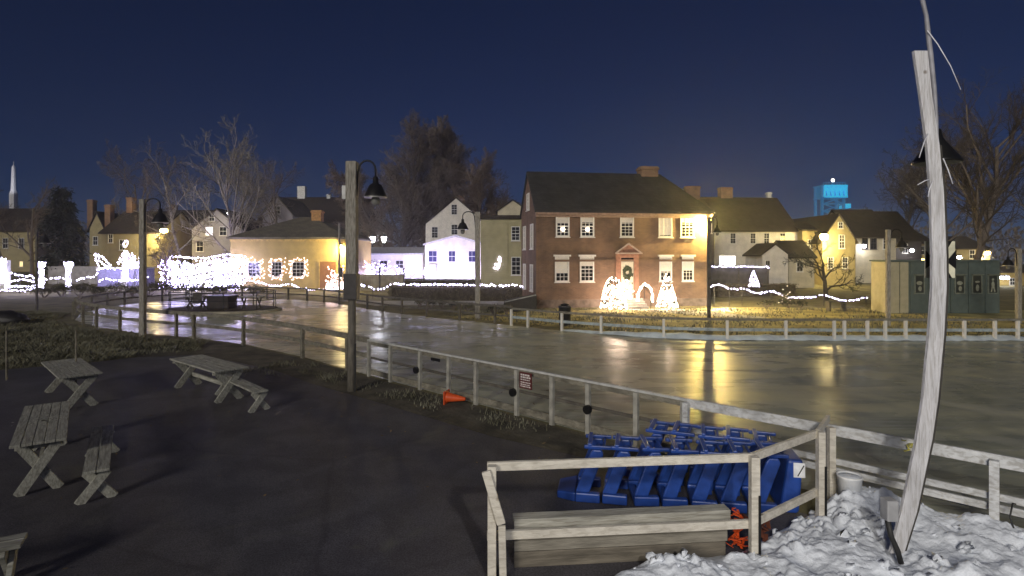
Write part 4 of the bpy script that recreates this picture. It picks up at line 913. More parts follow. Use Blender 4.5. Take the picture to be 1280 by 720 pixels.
# orange cone lying on its side by the gate
cn = thing('traffic_cone', 'orange traffic cone lying on its side by the rink gate', 'cone', (X_(571, 12.6), 12.75, .15), math.radians(-18))
prof = [(.13, 0), (.11, .03), (.04, .44), (.025, .45)]
m = MB(); m.lathe(prof, 16); m.v = [(v[2] - .25, v[1], v[0] - .02 * v[2]) for v in m.v]; m.build('body', ORANGE, cn, smooth=True)
MB().box(-.285, -.255, -.155, .155, -.155, .155).build('foot', ORANGE, cn, bevel=.01)

# ================================================================== PICNIC TABLES
def boards(x0, x1, w_, n, z, th, gap=.012):
    m = MB(); bw_ = (w_ - gap * (n - 1)) / n
    for i in range(n): y = -w_ / 2 + i * (bw_ + gap); m.box(x0, x1, y, y + bw_, z - th, z)
    return m
def make_table(Lt=2.6, W_=.78, Hh=.76):
    t = thing('picnic_table', 'x', 'picnic table', group='grey picnic tables on the patio')
    boards(-Lt / 2, Lt / 2, W_, 5, Hh, .04).build('tabletop', WOOD_TABLE, t, bevel=.005)
    for sx in (-1, 1):
        x = sx * (Lt / 2 - .15)
        MB().bar((x - .024, -.40, .0), (x - .024, .30, Hh - .045), .09, .045, (1, 0, 0)).build('leg', WOOD_TABLE, t, bevel=.004) if False else None
        for s in (-1, 1):
            xx = x + s * .026
            MB().bar((xx, -s * .29, 0), (xx, s * .27, Hh - .05), .048, .15, (0, 1, 0)).build('leg', WOOD_TABLE, t, bevel=.004)
        MB().box(x - .09, x - .052, -.34, .34, Hh - .135, Hh - .042).build('cleat', WOOD_TABLE, t, bevel=.004)
    MB().bar((-Lt / 2 + .45, 0, .36), (Lt / 2 - .45, 0, .36), .05, .09).build('stretcher', WOOD_TABLE, t)
    return t
def make_bench(Lt=2.4, W_=.30, Hh=.46):
    t = thing('picnic_bench', 'x', 'bench', group='grey benches beside the picnic tables')
    boards(-Lt / 2, Lt / 2, W_, 2, Hh, .04).build('seat', WOOD_TABLE, t, bevel=.005)
    for sx in (-1, 1):
        x = sx * (Lt / 2 - .12)
        for s in (-1, 1): MB().bar((x + s * .026, -s * .2, 0), (x + s * .026, s * .12, Hh - .05), .048, .12, (0, 1, 0)).build('leg', WOOD_TABLE, t, bevel=.004)
        MB().box(x - .085, x - .052, -.13, .13, Hh - .12, Hh - .042).build('cleat', WOOD_TABLE, t)
    return t
tb = make_table(); be = make_bench()
def put(src, a, b, label, parent=None):
    a, b = Vector((*a, 0)), Vector((*b, 0)); t = copy_tree(src); t.location = (a + b) / 2; t.rotation_euler = (0, 0, math.atan2(b.y - a.y, b.x - a.x)); t['label'] = label; return t
put(tb, (-8.55, 14.65), (-6.45, 12.95), 'picnic table nearest the rink fence with a bench at its right')
put(tb, (-11.45, 14.2), (-9.45, 12.3), 'picnic table without a bench in front of the dry brush')
nt_ = put(tb, (-8.25, 9.95), (-6.72, 7.95), 'frost-speckled picnic table nearest the camera with a bench at its right'); nt_.scale = (1, .8, 1)
put(be, (-7.25, 14.1) if False else (-7.05, 13.75), (-5.5, 12.2), 'low bench pulled up to the picnic table by the rink fence')
put(be, (-6.98, 9.55), (-5.75, 7.75), 'low bench standing beside the frost-speckled picnic table')
put(be, (-7.2, 4.6), (-5.02, 5.85), 'bench end poking in at the lower left edge')
kill(tb); kill(be)
# frost on the near table
m = MB(); rng = random.Random(11)
for k in range(120):
    a = rng.uniform(0, 2 * PI); r = abs(rng.gauss(0, .18)); x, y = r * math.cos(a) * 1.5, r * math.sin(a) * .8; s_ = rng.uniform(.006, .028)
    m.add([(x + s_ * math.cos(q) * rng.uniform(.5, 1.2), y + s_ * math.sin(q) * rng.uniform(.5, 1.2), 0) for q in (0, 1.2, 2.5, 3.8, 5)] , [(0, 1, 2, 3, 4)])
fr_o = m.build('frost_flecks', mat('frost_white', (.6, .6, .52), .8, .3), recalc=False); fr_o.location = (-7.48, 8.95, .7645); fr_o.rotation_euler = (0, 0, -.95); tag(fr_o, kind='stuff')

m = MB(); rng = random.Random(15)
for k in range(260):
    x, y = rng.uniform(-12, 1.5), rng.uniform(5.5, 17.5)
    if k % 3: x, y = -6.0 + rng.gauss(0, 3.2), 13.2 + rng.gauss(0, 2.4)
    if y > 15.5 + .1 * x or (x > -.2 and y < 9.2): continue
    a = rng.uniform(0, 2 * PI); r = rng.uniform(.015, .045); u_ = Vector((math.cos(a), math.sin(a), rng.uniform(-.2, .5))) * r; v_ = Vector((-math.sin(a), math.cos(a), rng.uniform(-.2, .3))) * r * .55; p = Vector((x, y, .02))
    m.add([p - u_, p + v_, p + u_, p - v_], [(0, 1, 2, 3)])
tag(m.build('leaf_litter', mat('dead_leaves', (.2, .14, .07), .8, .5, 3), recalc=False), kind='stuff')
# ================================================================== LAMP POSTS
def lamp_post(px, ybase, ytop_px, label, side=1, wpost=.22, reach=.55, size=1.0, mpost=None, drop=.9, y=None, wrap=None, box=False, rise=.0):
    Yd = y or F * H / (ybase - HY)
    hgt = Z_(ytop_px, Yd)
    t = thing('lamp_post', label, 'lamp post', (X_(px, Yd), Yd, 0), 0, 'lamp posts around the rink')
    m = MB(); zc = Z_(wrap[1], Yd) + .02 if wrap else -.2
    m.box(-wpost / 2, wpost / 2, -wpost / 2, wpost / 2, zc, hgt)
    if wrap: MB().tube([(-.01, 0, -.2), (0, 0, zc + .1)], [.11, .095], 12).build('lower_pole', mat('shaded_weathered_pole', (.16, .145, .12), .85, .35, 5, .3, 20, stretch=(5, 5, .8)), t, smooth=True)  # lower pole wood darkened to stand in for its shadow side
    m.build('post', mpost or WOOD_GREY, t, bevel=.015)
    pts = [Vector((side * wpost * .45, -.02, hgt - drop * .95))]
    pts.append(Vector((side * (wpost * .5 + .03), -.03, hgt - .25)))
    for k in range(0, 9):
        a = PI - PI * k / 8; pts.append(Vector((side * (wpost * .5 + .05 + reach * .5 + reach * .5 * math.cos(a)), -.04, hgt - .22 + rise + .24 * math.sin(a))))
    e = pts[-1]; pts.append(e + Vector((0, 0, -.18)))
    MB().tube(pts, .028 * size, 8).build('gooseneck', IRON, t, smooth=True)
    c = pts[-1]
    sh = MB(); sh.lathe([(.05 * size, .02), (.075 * size, -.02), (.08 * size, -.16 * size), (.17 * size, -.22 * size), (.3 * size, -.50 * size), (.31 * size, -.54 * size), (.28 * size, -.54 * size)], 20, tuple(c)); s_ = sh.build('lamp_shade', IRON, t, smooth=True)
    r = MB(); r.lathe([(.265 * size, -.541 * size), (.312 * size, -.541 * size), (.312 * size, -.565 * size), (.265 * size, -.565 * size)], 20, tuple(c)); r.build('rim', mat('pale_rim_metal', (.45, .43, .4), .4, metal=.3), s_)
    g = MB(); g.lathe([(.11 * size, -.545 * size), (.12 * size, -.7 * size), (.06 * size, -.78 * size)], 14, tuple(c)); g.build('glass', mat('unlit_lamp_glass', (.2, .2, .18), .15), s_, smooth=True)
    if wrap:
        z1, z0 = Z_(wrap[0], Yd), Z_(wrap[1], Yd); MB().box(-wpost * .66, wpost * .6, -wpost * .64, wpost * .6, z0, z1).build('electrical_box', mat('dark_box_paint', (.05, .045, .045), .6), t, bevel=.01)
    if box:
        z1, z0 = Z_(232, Yd), Z_(249, Yd); MB().box(-wpost * .5 - .11, -wpost * .5 - .004, -.06, .08, z0, z1).build('access_point', mat('white_plastic', (.75, .75, .75), .5), t, bevel=.012)
        MB().bar((wpost * .38, -.06, 1.2), (wpost * .38, -.06, .0), .04, .03).build('conduit', IRON, t)
    return t
lamp_post(440, 489, 202, 'tall grey lamp post standing in the patio edge with a dark box on it', 1, .26, .42, .9, wrap=(342, 374), box=True)
lamp_post(178.5, 424, 249, 'lamp post standing at the dry brush on the left with its shade hanging right', 1, .2, .58, 1.0, drop=1.4)
lamp_post(597, 405, 265, 'grey lamp post behind the far fence with its shade hanging left', -1, .26, .62, 1.0, y=30.2)
lamp_post(886, 405, 272, 'slim dark lamp post in front of the right corner of the brick house', 1, .16, .3, .7, mpost=WOOD_DARK, y=29.5)
lamp_post(1110, 412, 287, 'grey lamp post before the tan panels of the booths', 1, .17, .5, .85, y=27.0)
lamp_post(1273, 410, 311, 'lamp post at the right edge beyond the booths', -1, .2, .4, .8, y=28.0)
lamp_post(46, 394, 285, 'thin dark lamp post among the light-strung fences at far left', 1, .11, .42, .95, mpost=WOOD_DARK, y=34, drop=.5)
lamp_post(557, 0, 0, '', y=9) if False else None
t = thing('utility_pole', 'thin pole in front of the door end of the mustard cottage', 'pole', (X_(424, 46), 46, .1))
MB().tube([(0, 0, -.2), (0, 0, Z_(281, 46))], .09, 8).build('post', WOOD_GREY, t); MB().box(.06, .3, -.12, .05, Z_(348, 46), Z_(336, 46)).build('meter_box', IRON, t)
MB().bar((.02, 0, Z_(282, 46)), (-.35, 0, Z_(280, 46)), .05, .05).build('arm', IRON, t)

# ================================================================== TREES
def grow(rng, mt, mc, p, d_, ln, r, lv, mx, cfg):
    nseg = 4 if lv < 2 else 3 if lv < mx else 2
    pts = [p.copy()]; rs = [r]; d_ = d_.copy()
    for i in range(nseg):
        d_ = (d_ + Vector((rng.gauss(0, 1), rng.gauss(0, 1), rng.gauss(0, 1))) * cfg['wob'] + Vector((0, 0, cfg['up']))).normalized()
        p = p + d_ * (ln / nseg); pts.append(p.copy()); rs.append(max(cfg['rmin'], r * (1 - .62 * (i + 1) / nseg)))
    (mt if lv <= cfg['tl'] else mc).tube(pts, rs, 7 if lv == 0 else 5 if lv < 2 else 3, cap=False)
    if lv >= mx: return
    nch = cfg['n'][lv]
    for k in range(nch):
        t_ = cfg['t0'][lv] + (1 - cfg['t0'][lv]) * (k + rng.random()) / nch
        f_ = t_ * nseg; i = min(nseg - 1, int(f_)); q = pts[i].lerp(pts[i + 1], f_ - i)
        a = rng.uniform(0, 2 * PI); ax = (pts[i + 1] - pts[i]).normalized()
        s_ = ax.cross(Vector((math.cos(a), math.sin(a), .3))).normalized()
        sp_ = cfg['ang'][lv] * rng.uniform(.7, 1.25)
        nd = ax * math.cos(sp_) + s_ * math.sin(sp_)
        grow(rng, mt, mc, q, nd, ln * cfg['len'][lv] * rng.uniform(.75, 1.2) * (1.15 - .45 * t_), max(cfg['rmin'], rs[i] * .55), lv + 1, mx, cfg)
BASE = dict(wob=.13, up=.05, rmin=.012, tl=1, n=(9, 7, 6, 5), t0=(.28, .2, .2, .15), ang=(.75, .75, .8, .8), len=(.52, .5, .45, .45))
def tree(name, label, px, y, top_px, seed, mx=4, cfg=None, mtw=None, r=None, lean=0.0, base=None, group=None, trunk_frac=.75, mb_=None):
    c = dict(BASE); c.update(cfg or {})
    z0 = gz(X_(px, y), y) if base is None else base
    hgt = Z_(top_px, y) - z0
    t = thing(name, label, 'tree', (X_(px, y), y, z0), 0, group)
    mt, mc = MB(), MB(); rng = random.Random(seed)
    grow(rng, mt, mc, Vector((0, 0, -.2)), Vector((lean, 0, 1)).normalized(), hgt * trunk_frac, r or hgt * .022, 0, mx, c)
    mt.build('trunk', mb_ or BARK, t, smooth=True, recalc=False); mc.build('crown', mtw or TWIG, t, recalc=False)
    return t
gl = 'bare winter trees behind the light display'
tree('bare_tree', 'tall pale bare tree rising behind the ochre house', 228, 64, 178, 11, 4, dict(rmin=.014, n=(10, 7, 5, 4)), r=.2, group=gl, mb_=mat('pale_bark', (.36, .32, .28), .9, .3, 4))
tree('bare_tree', 'broad many-stemmed bare tree left of the mustard cottage', 300, 54, 180, 12, 4, dict(n=(13, 8, 6, 4), t0=(.12, .2, .2, .1), ang=(.55, .6, .7, .8), len=(.72, .5, .45, .45), rmin=.014), TWIG_LIT, r=.22, group=gl, mb_=mat('pale_bark', (.36, .32, .28), .9, .3, 4))
tree('bare_tree', 'thin bare tree above the ochre house chimneys', 168, 74, 180, 13, 4, dict(n=(9, 7, 6, 4), rmin=.014), r=.22, group=gl)
tree('bare_tree', 'bare tree between the bright window and the dark roofed house', 340, 72, 184, 14, 4, dict(n=(11, 8, 5, 4), rmin=.014), r=.22, group=gl)
tree('bare_tree', 'small bare tree with spreading twigs in front of the porch lamp', 208, 48, 285, 15, 4, dict(n=(8, 6, 5, 3), rmin=.016, t0=(.35, .2, .2, .1)), r=.10, group=gl)
tree('bare_tree', 'bare tree at the far left below the church spire', 40, 60, 225, 16, 4, dict(n=(10, 7, 5, 4), rmin=.014), r=.24, group=gl)
tree('bare_tree', 'bare tree cut by the left edge of the view', 6, 66, 205, 17, 4, dict(n=(10, 7, 5, 4), rmin=.014), r=.24, group=gl)
# tall dense trees in the middle
dense = dict(n=(30, 11, 7, 5), t0=(.10, .10, .1, .1), ang=(.8, .7, .8, .8), len=(.33, .5, .52, .5), rmin=.024, wob=.11, up=.06)
tree('tall_tree', 'tallest dense dark tree left of the white gable house', 503, 92, 136, 31, 4, dict(dense, len=(.36, .5, .52, .5)), TWIG, r=.55, trunk_frac=.82)
tree('tall_tree', 'slimmer dense tree joined to the right of the tallest one', 529, 95, 143, 32, 4, dict(dense, len=(.20, .5, .5, .5)), TWIG, r=.4, trunk_frac=.82)
tree('tall_tree', 'pointed dark tree behind the white gable house ridge', 587, 98, 148, 33, 4, dict(dense, len=(.23, .5, .5, .5)), TWIG, r=.45, trunk_frac=.88)
tree('tall_tree', 'lighter russet tree at the right of the tall dense trees', 617, 94, 186, 34, 4, dict(dense, len=(.4, .5, .5, .5)), TWIG2, r=.4, trunk_frac=.8)
tree('tall_tree', 'low leaning twiggy tree before the tall dense trees left side', 478, 88, 205, 35, 4, dict(dense, len=(.32, .5, .5, .5)), TWIG2, r=.3, trunk_frac=.9)
# right-hand trees
gr = 'bare trees on the right'
tree('bare_tree', 'great bare tree filling the sky right of the leaning post', 1226, 46, 118, 41, 4, dict(n=(15, 9, 7, 4), t0=(.2, .2, .15, .1), ang=(.6, .65, .7, .8), len=(.62, .5, .48, .45), rmin=.010), TWIG_DIM, r=.32, group=gr)
tree('bare_tree', 'tall bare tree above the booths left of the leaning post', 1132, 84, 165, 42, 4, dict(n=(14, 8, 6, 4), rmin=.024, len=(.42, .5, .45, .45)), TWIG, r=.3, group=gr)
tree('bare_tree', 'bare tree at the right edge over the yellow outbuilding', 1290, 52, 150, 43, 4, dict(n=(12, 8, 5, 4), rmin=.012), TWIG_DIM, r=.28, group=gr)
tree('crooked_tree', 'dark crooked bare apple tree in front of the yellow gable house', 1034, 43, 288, 45, 4, dict(n=(6, 6, 5, 4), t0=(.25, .2, .2, .1), ang=(.8, .8, .8, .8), len=(.8, .55, .5, .45), wob=.24, up=.02, rmin=.014), NEEDLE, r=.2, base=0, trunk_frac=.62, mb_=mat('black_bark', (.045, .04, .035), .9, .3))
tree('bare_tree', 'dim bare tree directly behind the leaning post', 1188, 66, 140, 47, 4, dict(n=(15, 8, 6, 4), rmin=.02, len=(.55, .5, .46, .45)), TWIG_DIM, r=.3, group=gr)
# evergreen on the left: drooping sprays of needles
def conifer(label, px, y, top_px, wpx, seed, n=5200):
    z0 = gz(X_(px, y), y); hgt = Z_(top_px, y) - z0; rad = wpx * y / F / 2
    t = thing('evergreen_tree', label, 'tree', (X_(px, y), y, z0)); rng = random.Random(seed)
    MB().tube([(0, 0, -.2), (.1, 0, hgt * .5), (0, 0, hgt * .97)], [.28, .18, .03], 8).build('trunk', BARK, t, smooth=True)
    m = MB(); boughs = [(rng.uniform(0, 2 * PI), rng.random() ** .9) for _ in range(70)]
    for a, v in boughs:
        zc = hgt * (.12 + .86 * v); rr = rad * (1 - v * .93) ** .7 * rng.uniform(.75, 1.1)
        for k in range(n // 70):
            s_ = rng.random() ** .6; c = Vector((math.cos(a), math.sin(a), 0)) * rr * s_ + Vector((rng.gauss(0, .3), rng.gauss(0, .3), zc - s_ * s_ * rr * .42 + rng.gauss(0, .18)))
            d_ = Vector((math.cos(a) + rng.gauss(0, .5), math.sin(a) + rng.gauss(0, .5), rng.gauss(-.5, .3))).normalized() * rng.uniform(.15, .4); w_ = d_.cross(Vector((rng.gauss(0, 1), rng.gauss(0, 1), 1))).normalized() * .06
            m.add([c - d_, c + w_, c + d_, c - w_], [(0, 1, 2, 3)])
    m.build('crown', NEEDLE, t, recalc=False); return t
conifer('dark rounded evergreen between the far left houses', 77, 58, 236, 62, 51, 7000)
conifer('small dark evergreen behind the dark roofed house ridge', 398, 100, 252, 60, 52, 3500)
# distant wooded skyline
m = MB(); rng = random.Random(77)
for k in range(15000):
    x = rng.uniform(-190, 200); y = rng.uniform(125, 150)
    top = 9.5 + 5 * noise.noise((x * .06, 1, 0)) + 3 * noise.noise((x * .22, 4, 0)); z = gz(x, y) + rng.random() ** .8 * top
    d_ = Vector((rng.gauss(0, .5), rng.gauss(0, .5), 1)).normalized() * rng.uniform(.5, 1.6); w_ = Vector((rng.gauss(0, 1), rng.gauss(0, .4), rng.gauss(0, .3))).normalized() * rng.uniform(.1, .4)
    m.add([(x, y, z)] + [Vector((x, y, z)) + w_ + d_ * .4, Vector((x, y, z)) + d_, Vector((x, y, z)) - w_ + d_ * .4], [(0, 1, 2, 3)])
tag(m.build('distant_trees', TWIG, recalc=False), kind='stuff')

# ================================================================== HEDGES, SHRUBS, BRUSH
def leaf_cloud(m, rng, c, rx, ry, rz_, n, ls, boxy=False):
    for k in range(n):
        if boxy:
            q = Vector((rng.uniform(-1, 1), rng.uniform(-1, 1), rng.uniform(-1, 1))); q[rng.randrange(3)] = rng.choice((-1, 1)) * rng.uniform(.8, 1.05)
        else:
            q = Vector((rng.gauss(0, 1), rng.gauss(0, 1), rng.gauss(0, 1))).normalized() * rng.uniform(.55, 1.08); q.z = abs(q.z) if q.z < -.2 else q.z
        p = Vector((c[0] + q.x * rx, c[1] + q.y * ry, max(.02, c[2] + q.z * rz_)))
        d_ = Vector((rng.gauss(0, 1), rng.gauss(0, 1), rng.gauss(.3, 1))).normalized() * ls * rng.uniform(.6, 1.5); w_ = d_.cross(Vector((rng.gauss(0, 1), rng.gauss(0, 1), rng.gauss(0, 1)))).normalized() * ls * .35
        m.add([p - d_, p + w_, p + d_, p - w_], [(0, 1, 2, 3)])
def bush(name, label, x, y, rx, ry, rz_, seed, n=500, ls=.08, m_=None, cat='shrub', group=None, stems=7):
    z0 = gz(x, y); t = thing(name, label, cat, (x, y, z0), 0, group); rng = random.Random(seed)
    s_ = MB()
    for k in range(stems):
        a = rng.uniform(0, 2 * PI); s_.tube([(0, 0, -.05), (math.cos(a) * rx * .4, math.sin(a) * ry * .4, rz_ * .8), (math.cos(a) * rx * .75, math.sin(a) * ry * .75, rz_ * rng.uniform(1.2, 1.8))], [.03, .02, .008], 4, cap=False)
    s_.build('stem', BARK, t)
    m = MB()
    for k in range(6):
        leaf_cloud(m, rng, (rng.uniform(-.5, .5) * rx, rng.uniform(-.5, .5) * ry, rz_ * rng.uniform(.7, 1.15)), rx * rng.uniform(.5, .75), ry * .65, rz_ * rng.uniform(.6, .9), n // 6, ls)
    m.build('foliage', m_ or SHRUB, t, recalc=False); return t
def hedge(label, a, b, w_, h_, seed, n, m_=None):
    a, b = Vector((*a, 0)), Vector((*b, 0)); L_ = (b - a).length; c = (a + b) / 2
    t = thing('hedge', label, 'hedge', tuple(c), math.atan2(b.y - a.y, b.x - a.x)); rng = random.Random(seed)
    MB().box(-L_ / 2 + .1, L_ / 2 - .1, -w_ / 2 + .1, w_ / 2 - .1, -.05, h_ - .1).build('core', mat('hedge_core', (.06, .05, .035), .95, .4, 4), t)
    m = MB(); leaf_cloud(m, rng, (0, 0, h_ / 2), L_ / 2, w_ / 2, h_ / 2, n, .07, True); m.build('foliage', m_ or HEDGE, t, recalc=False); return t
hedge('long clipped brown hedge topped with a light string left of the brick house', (-9.2, 43.2), (1.0, 42.0), 1.2, 1.02, 1, 6500)
hedge('dark green hedge bank in front of the white barn', (X_(505, 53), 53), (X_(600, 53), 52), 2.0, 1.15, 2, 4200, mat('green_hedge', (.06, .075, .035), .9, .5, 1.5))
hedge('low dark hedge on the lawn before the long white house', (X_(890, 46), 46), (X_(1000, 46), 47.5), 1.6, 1.0, 3, 3500)
t = thing('garden_fence', 'grey board fence behind the light string left of the green hedge', 'fence', (X_(444, 49), 49, gz(-14, 49)))
m = MB(); Lf = X_(505, 49) - X_(444, 49); k = 0
while k * .16 < Lf: m.box(k * .16, k * .16 + .15, 0, .03, 0, Z_(343, 49) - gz(-14, 49) + (.015 if k % 2 else 0)); k += 1
m.build('boarding', mat('olive_board', (.3, .27, .17), .8, .3, 2), t)
for x in (0, Lf / 2, Lf): MB().box(x - .06, x + .06, -.08, -.003, 0, 1.95).build('post', WOOD_DARK, t)
t = thing('garden_fence', 'dark board fence under the straight light string by the long white house', 'fence', (X_(886, 50), 50, gz(18, 50)), .03)
m = MB(); Lf = X_(961, 50) - X_(886, 50); k = 0; hf_ = Z_(334, 50)
while k * .16 < Lf: m.box(k * .16, k * .16 + .15, 0, .03, 0, hf_ + (.015 if k % 2 else 0)); k += 1
m.build('boarding', mat('dark_board', (.09, .085, .09), .8, .3, 2), t)
for x in (0, Lf / 2, Lf): MB().box(x - .06, x + .06, -.08, -.003, 0, hf_).build('post', WOOD_DARK, t)
t = thing('stone_wall', 'low pale garden wall beyond the lit posts at far left', 'wall', (X_(60, 56), 56, gz(-40, 56)))
MB().box(0, X_(125, 56) - X_(60, 56), 0, .4, -.1, Z_(335, 56) - gz(-40, 56)).build('masonry', mat('pale_masonry', (.4, .38, .34), .85, .3, 2, .3), t); MB().box(-.05, X_(125, 56) - X_(60, 56) + .05, -.05, .45, Z_(335, 56) - gz(-40, 56) + .003, Z_(334, 56) - gz(-40, 56) + .08).build('coping', STONE, t)
t = thing('mauve_stall', 'low mauve panelled stall outlined in lights at left', 'stall', (X_(122, 52), 52, gz(-38, 52)))
MB().box(0, X_(176, 52) - X_(122, 52), 0, 2.0, 0, Z_(336, 52) - gz(-38, 52)).build('panel', PURPLE, t); MB().box(-.1, X_(176, 52) - X_(122, 52) + .1, -.12, 2.1, Z_(336, 52) - gz(-38, 52) + .003, Z_(335, 52) - gz(-38, 52) + .06).build('counter', WHITE, t)
MB().box(X_(155, 52) - X_(122, 52) - .25, X_(155, 52) - X_(122, 52) + .25, -.08, -.003, 0, 1.4).build('post', WHITE, t)
# shrubs along the bank
rng = random.Random(9)
names = ['low tangled shrub', 'frosted round shrub', 'straggling shrub']
for i in range(13):
    px = 55 + i * 22; y = 45.6 - abs(i - 7) * .15 + rng.uniform(-.5, .5)
    where = ['beside the thin dark lamp post', 'below the second lit post', 'in front of the pale garden wall', 'at the left end of the mauve stall', 'under the mauve stall lights', 'behind the brush lamp post', 'just right of the brush lamp post', 'below the small bare tree', 'at the left of the net-lit bushes', 'under the middle of the net-lit bushes', 'behind the island railing', 'at the right of the net-lit bushes', 'below the first lit window of the mustard cottage'][i]
    bush('shrub', '%s %s' % (names[i % 3], where), X_(px, y), y, rng.uniform(.9, 1.5), .8, rng.uniform(.45, .75), 100 + i, 420, .09, group='shrubs on the bank behind the rink')
for i, (px, py_, wh) in enumerate(((524, 383, 'leftmost of the row'), (538, 384, 'second of the row'), (552, 384, 'third of the row'), (567, 386, 'right of the thickest clump'), (585, 388, 'just left of the grey lamp post'), (617, 391, 'first right of the grey lamp post'), (633, 391, 'second right of the grey lamp post'), (640 + 30, 383, 'at the foot of the brick house gable'), (690, 381, 'under the leftmost lower window'))):
    y = F * H / (py_ + 2 - HY); bush('garden_plant', 'dark frosted plant behind the far fence, %s' % wh, X_(px, y), y, .42, .35, .34, 200 + i, 170, .07, NEEDLE if i % 2 else SHRUB, 'plant', 'plants in the bed behind the far fence')
for i, (px, wh) in enumerate(((985, 'beside the pale lit ornament'), (1000, 'under the dip of the light swag'), (958, 'left of the pale lit ornament'))):
    bush('garden_plant', 'low dark plant on the right lawn %s' % wh, X_(px, 36), 36, .6, .4, .3, 230 + i, 200, .07, NEEDLE, 'plant', 'plants under the light swag')
# dry brush on the left
m = MB(); rng = random.Random(6)
def in_poly(x, y, poly):
    c = False; n = len(poly); j = n - 1
    for i in range(n):
        if (poly[i][1] > y) != (poly[j][1] > y) and x < (poly[j][0] - poly[i][0]) * (y - poly[i][1]) / (poly[j][1] - poly[i][1]) + poly[i][0]: c = not c
        j = i
    return c
BR = [(-30, 15.7), (-22, 16.1), (-15.4, 16.4), (-13.5, 17.6), (-12.3, 18.8), (-11.0, 19.8), (-11.6, 21.0), (-13.4, 22.2), (-16.2, 23.6), (-19.6, 25.4), (-23.4, 28.6), (-26, 33), (-34, 33), (-34, 22)]
cnt = 0
while cnt < 60000:
    x, y = rng.uniform(-34, -8), rng.uniform(15, 33)
    if not in_poly(x, y, BR): continue
    dens = noise.noise((x * .5, y * .5, 9)) + .5 * noise.noise((x * 1.6, y * 1.6, 3))
    if dens < rng.uniform(-.75, .35): continue
    hgt = (.06 + .20 * max(0, dens + .3)) * rng.uniform(.4, 1.4); a = rng.uniform(0, 2 * PI); ln = rng.uniform(.2, 1.3) * hgt
    b = Vector((x, y, 0)); tip = b + Vector((math.cos(a) * ln, math.sin(a) * ln, hgt)); w_ = Vector((math.cos(a + 1.57), math.sin(a + 1.57), 0)) * rng.uniform(.004, .012)
    m.add([b - w_, b + w_, b.lerp(tip, .6) + w_ * 1.3 + Vector((0, 0, .03)), tip], [(0, 1, 2, 3)]); cnt += 1
tag(m.build('dry_brush', DRYGRASS, recalc=False), kind='stuff')
# short grass tufts on the verge and lawn
m = MB(); cnt = 0
while cnt < 1300:
    x, y = rng.uniform(-9, .8), rng.uniform(10.4, 19)
    if not in_poly(x, y, [(-9.6, 15.2), (-7.2, 15.9), (-5.4, 15.3), (-3.0, 13.3), (.4, 10.3), (.8, 11.0), (-4.2, 15.6), (-7.0, 18.3)]): continue
    if noise.noise((x * 1.3, y * 1.3, 2)) < rng.uniform(-.2, .5): continue
    a = rng.uniform(0, 2 * PI); hgt = rng.uniform(.02, .12); b = Vector((x, y, .01)); tip = b + Vector((math.cos(a) * hgt * .7, math.sin(a) * hgt * .7, hgt)); w_ = Vector((math.cos(a + 1.57), math.sin(a + 1.57), 0)) * .012
    m.add([b - w_, b + w_, tip], [(0, 1, 2)]); cnt += 1
tag(m.build('grass_tufts', DRYGRASS, recalc=False), kind='stuff')
m = MB(); rng = random.Random(31); cnt = 0
while cnt < 9000:
    x, y = rng.uniform(-4, 24), rng.uniform(22.8, 35.5)
    if y < 28.2 - .75 * (x + .2) and x < 8 or noise.noise((x * .7, y * .7, 2)) < rng.uniform(-.4, .5): continue
    a = rng.uniform(0, 2 * PI); hgt = rng.uniform(.03, .16); b = Vector((x, y, .0)); tip = b + Vector((math.cos(a) * hgt * .7, math.sin(a) * hgt * .7, hgt)); w_ = Vector((math.cos(a + 1.57), math.sin(a + 1.57), 0)) * .03
    m.add([b - w_, b + w_, tip], [(0, 1, 2)]); cnt += 1
tag(m.build('lawn_grass', DRYGRASS, recalc=False), kind='stuff')

# ================================================================== ISLAND IN THE RINK
ic = Vector((-17.7, 34.3, 0))
m = MB(); m.lathe([(3.55, 0), (3.5, .12), (3.3, .14)], 40); m.v = [(v[0], v[1] * .62, v[2]) for v in m.v]
isl = m.build('island', mat('island_curb', (.34, .31, .24), .85, .3, 3), smooth=False); isl.location = ic + Vector((0, 0, .004)); struct(isl)
m = MB(); m.lathe([(3.25, .0), (3.25, .03)], 40); m.v = [(v[0], v[1] * .62, v[2]) for v in m.v]
matt = m.build('rubber_mat', mat('brown_mat', (.035, .022, .018), .9, .3, 2)); matt.location = ic + Vector((0, 0, .148)); tag(matt, 'dark brown oval mat covering the island in the rink', 'mat')
rl_ = thing('island_railing', 'thin black railing round the island in the rink', 'railing', tuple(ic))
pts = [Vector((3.2 * math.cos(a), 1.98 * math.sin(a), 0)) for a in [2 * PI * k / 40 for k in range(41)]]
for z in (1.22, .72): MB().tube([p + zv(z) for p in pts], .022, 5).build('top_rail' if z > 1 else 'lower_rail', IRON, rl_)
for k in range(0, 40, 4): MB().tube([pts[k] + zv(.15), pts[k] + zv(1.22)], .025, 5).build('post', IRON, rl_)
fp = thing('fire_pit', 'square dark fire pit box standing on the island mat', 'fire pit', tuple(ic + Vector((.05, -.2, .18))))
MB().box(-.65, .65, -.55, .55, 0, .72).build('body', mat('dark_pit', (.03, .022, .02), .7, .3), fp, bevel=.02); MB().box(-.72, .72, -.62, .62, .723, .78).build('rim', IRON, fp, bevel=.01)
def small_table(c, label, ang):
    t = thing('patio_table', label, 'table', tuple(c), ang, 'small tables on the island')
    boards(-.65, .65, .7, 4, .72, .04).build('tabletop', WOOD_TABLE, t)
    for sx in (-.45, .45):
        for s in (-1, 1): MB().bar((sx + s * .03, -s * .3, 0), (sx + s * .03, s * .26, .67), .05, .09, (0, 1, 0)).build('leg', WOOD_DARK, t)
small_table(ic + Vector((1.9, -.3, .18)), 'small table with pale top right of the fire pit', .1)
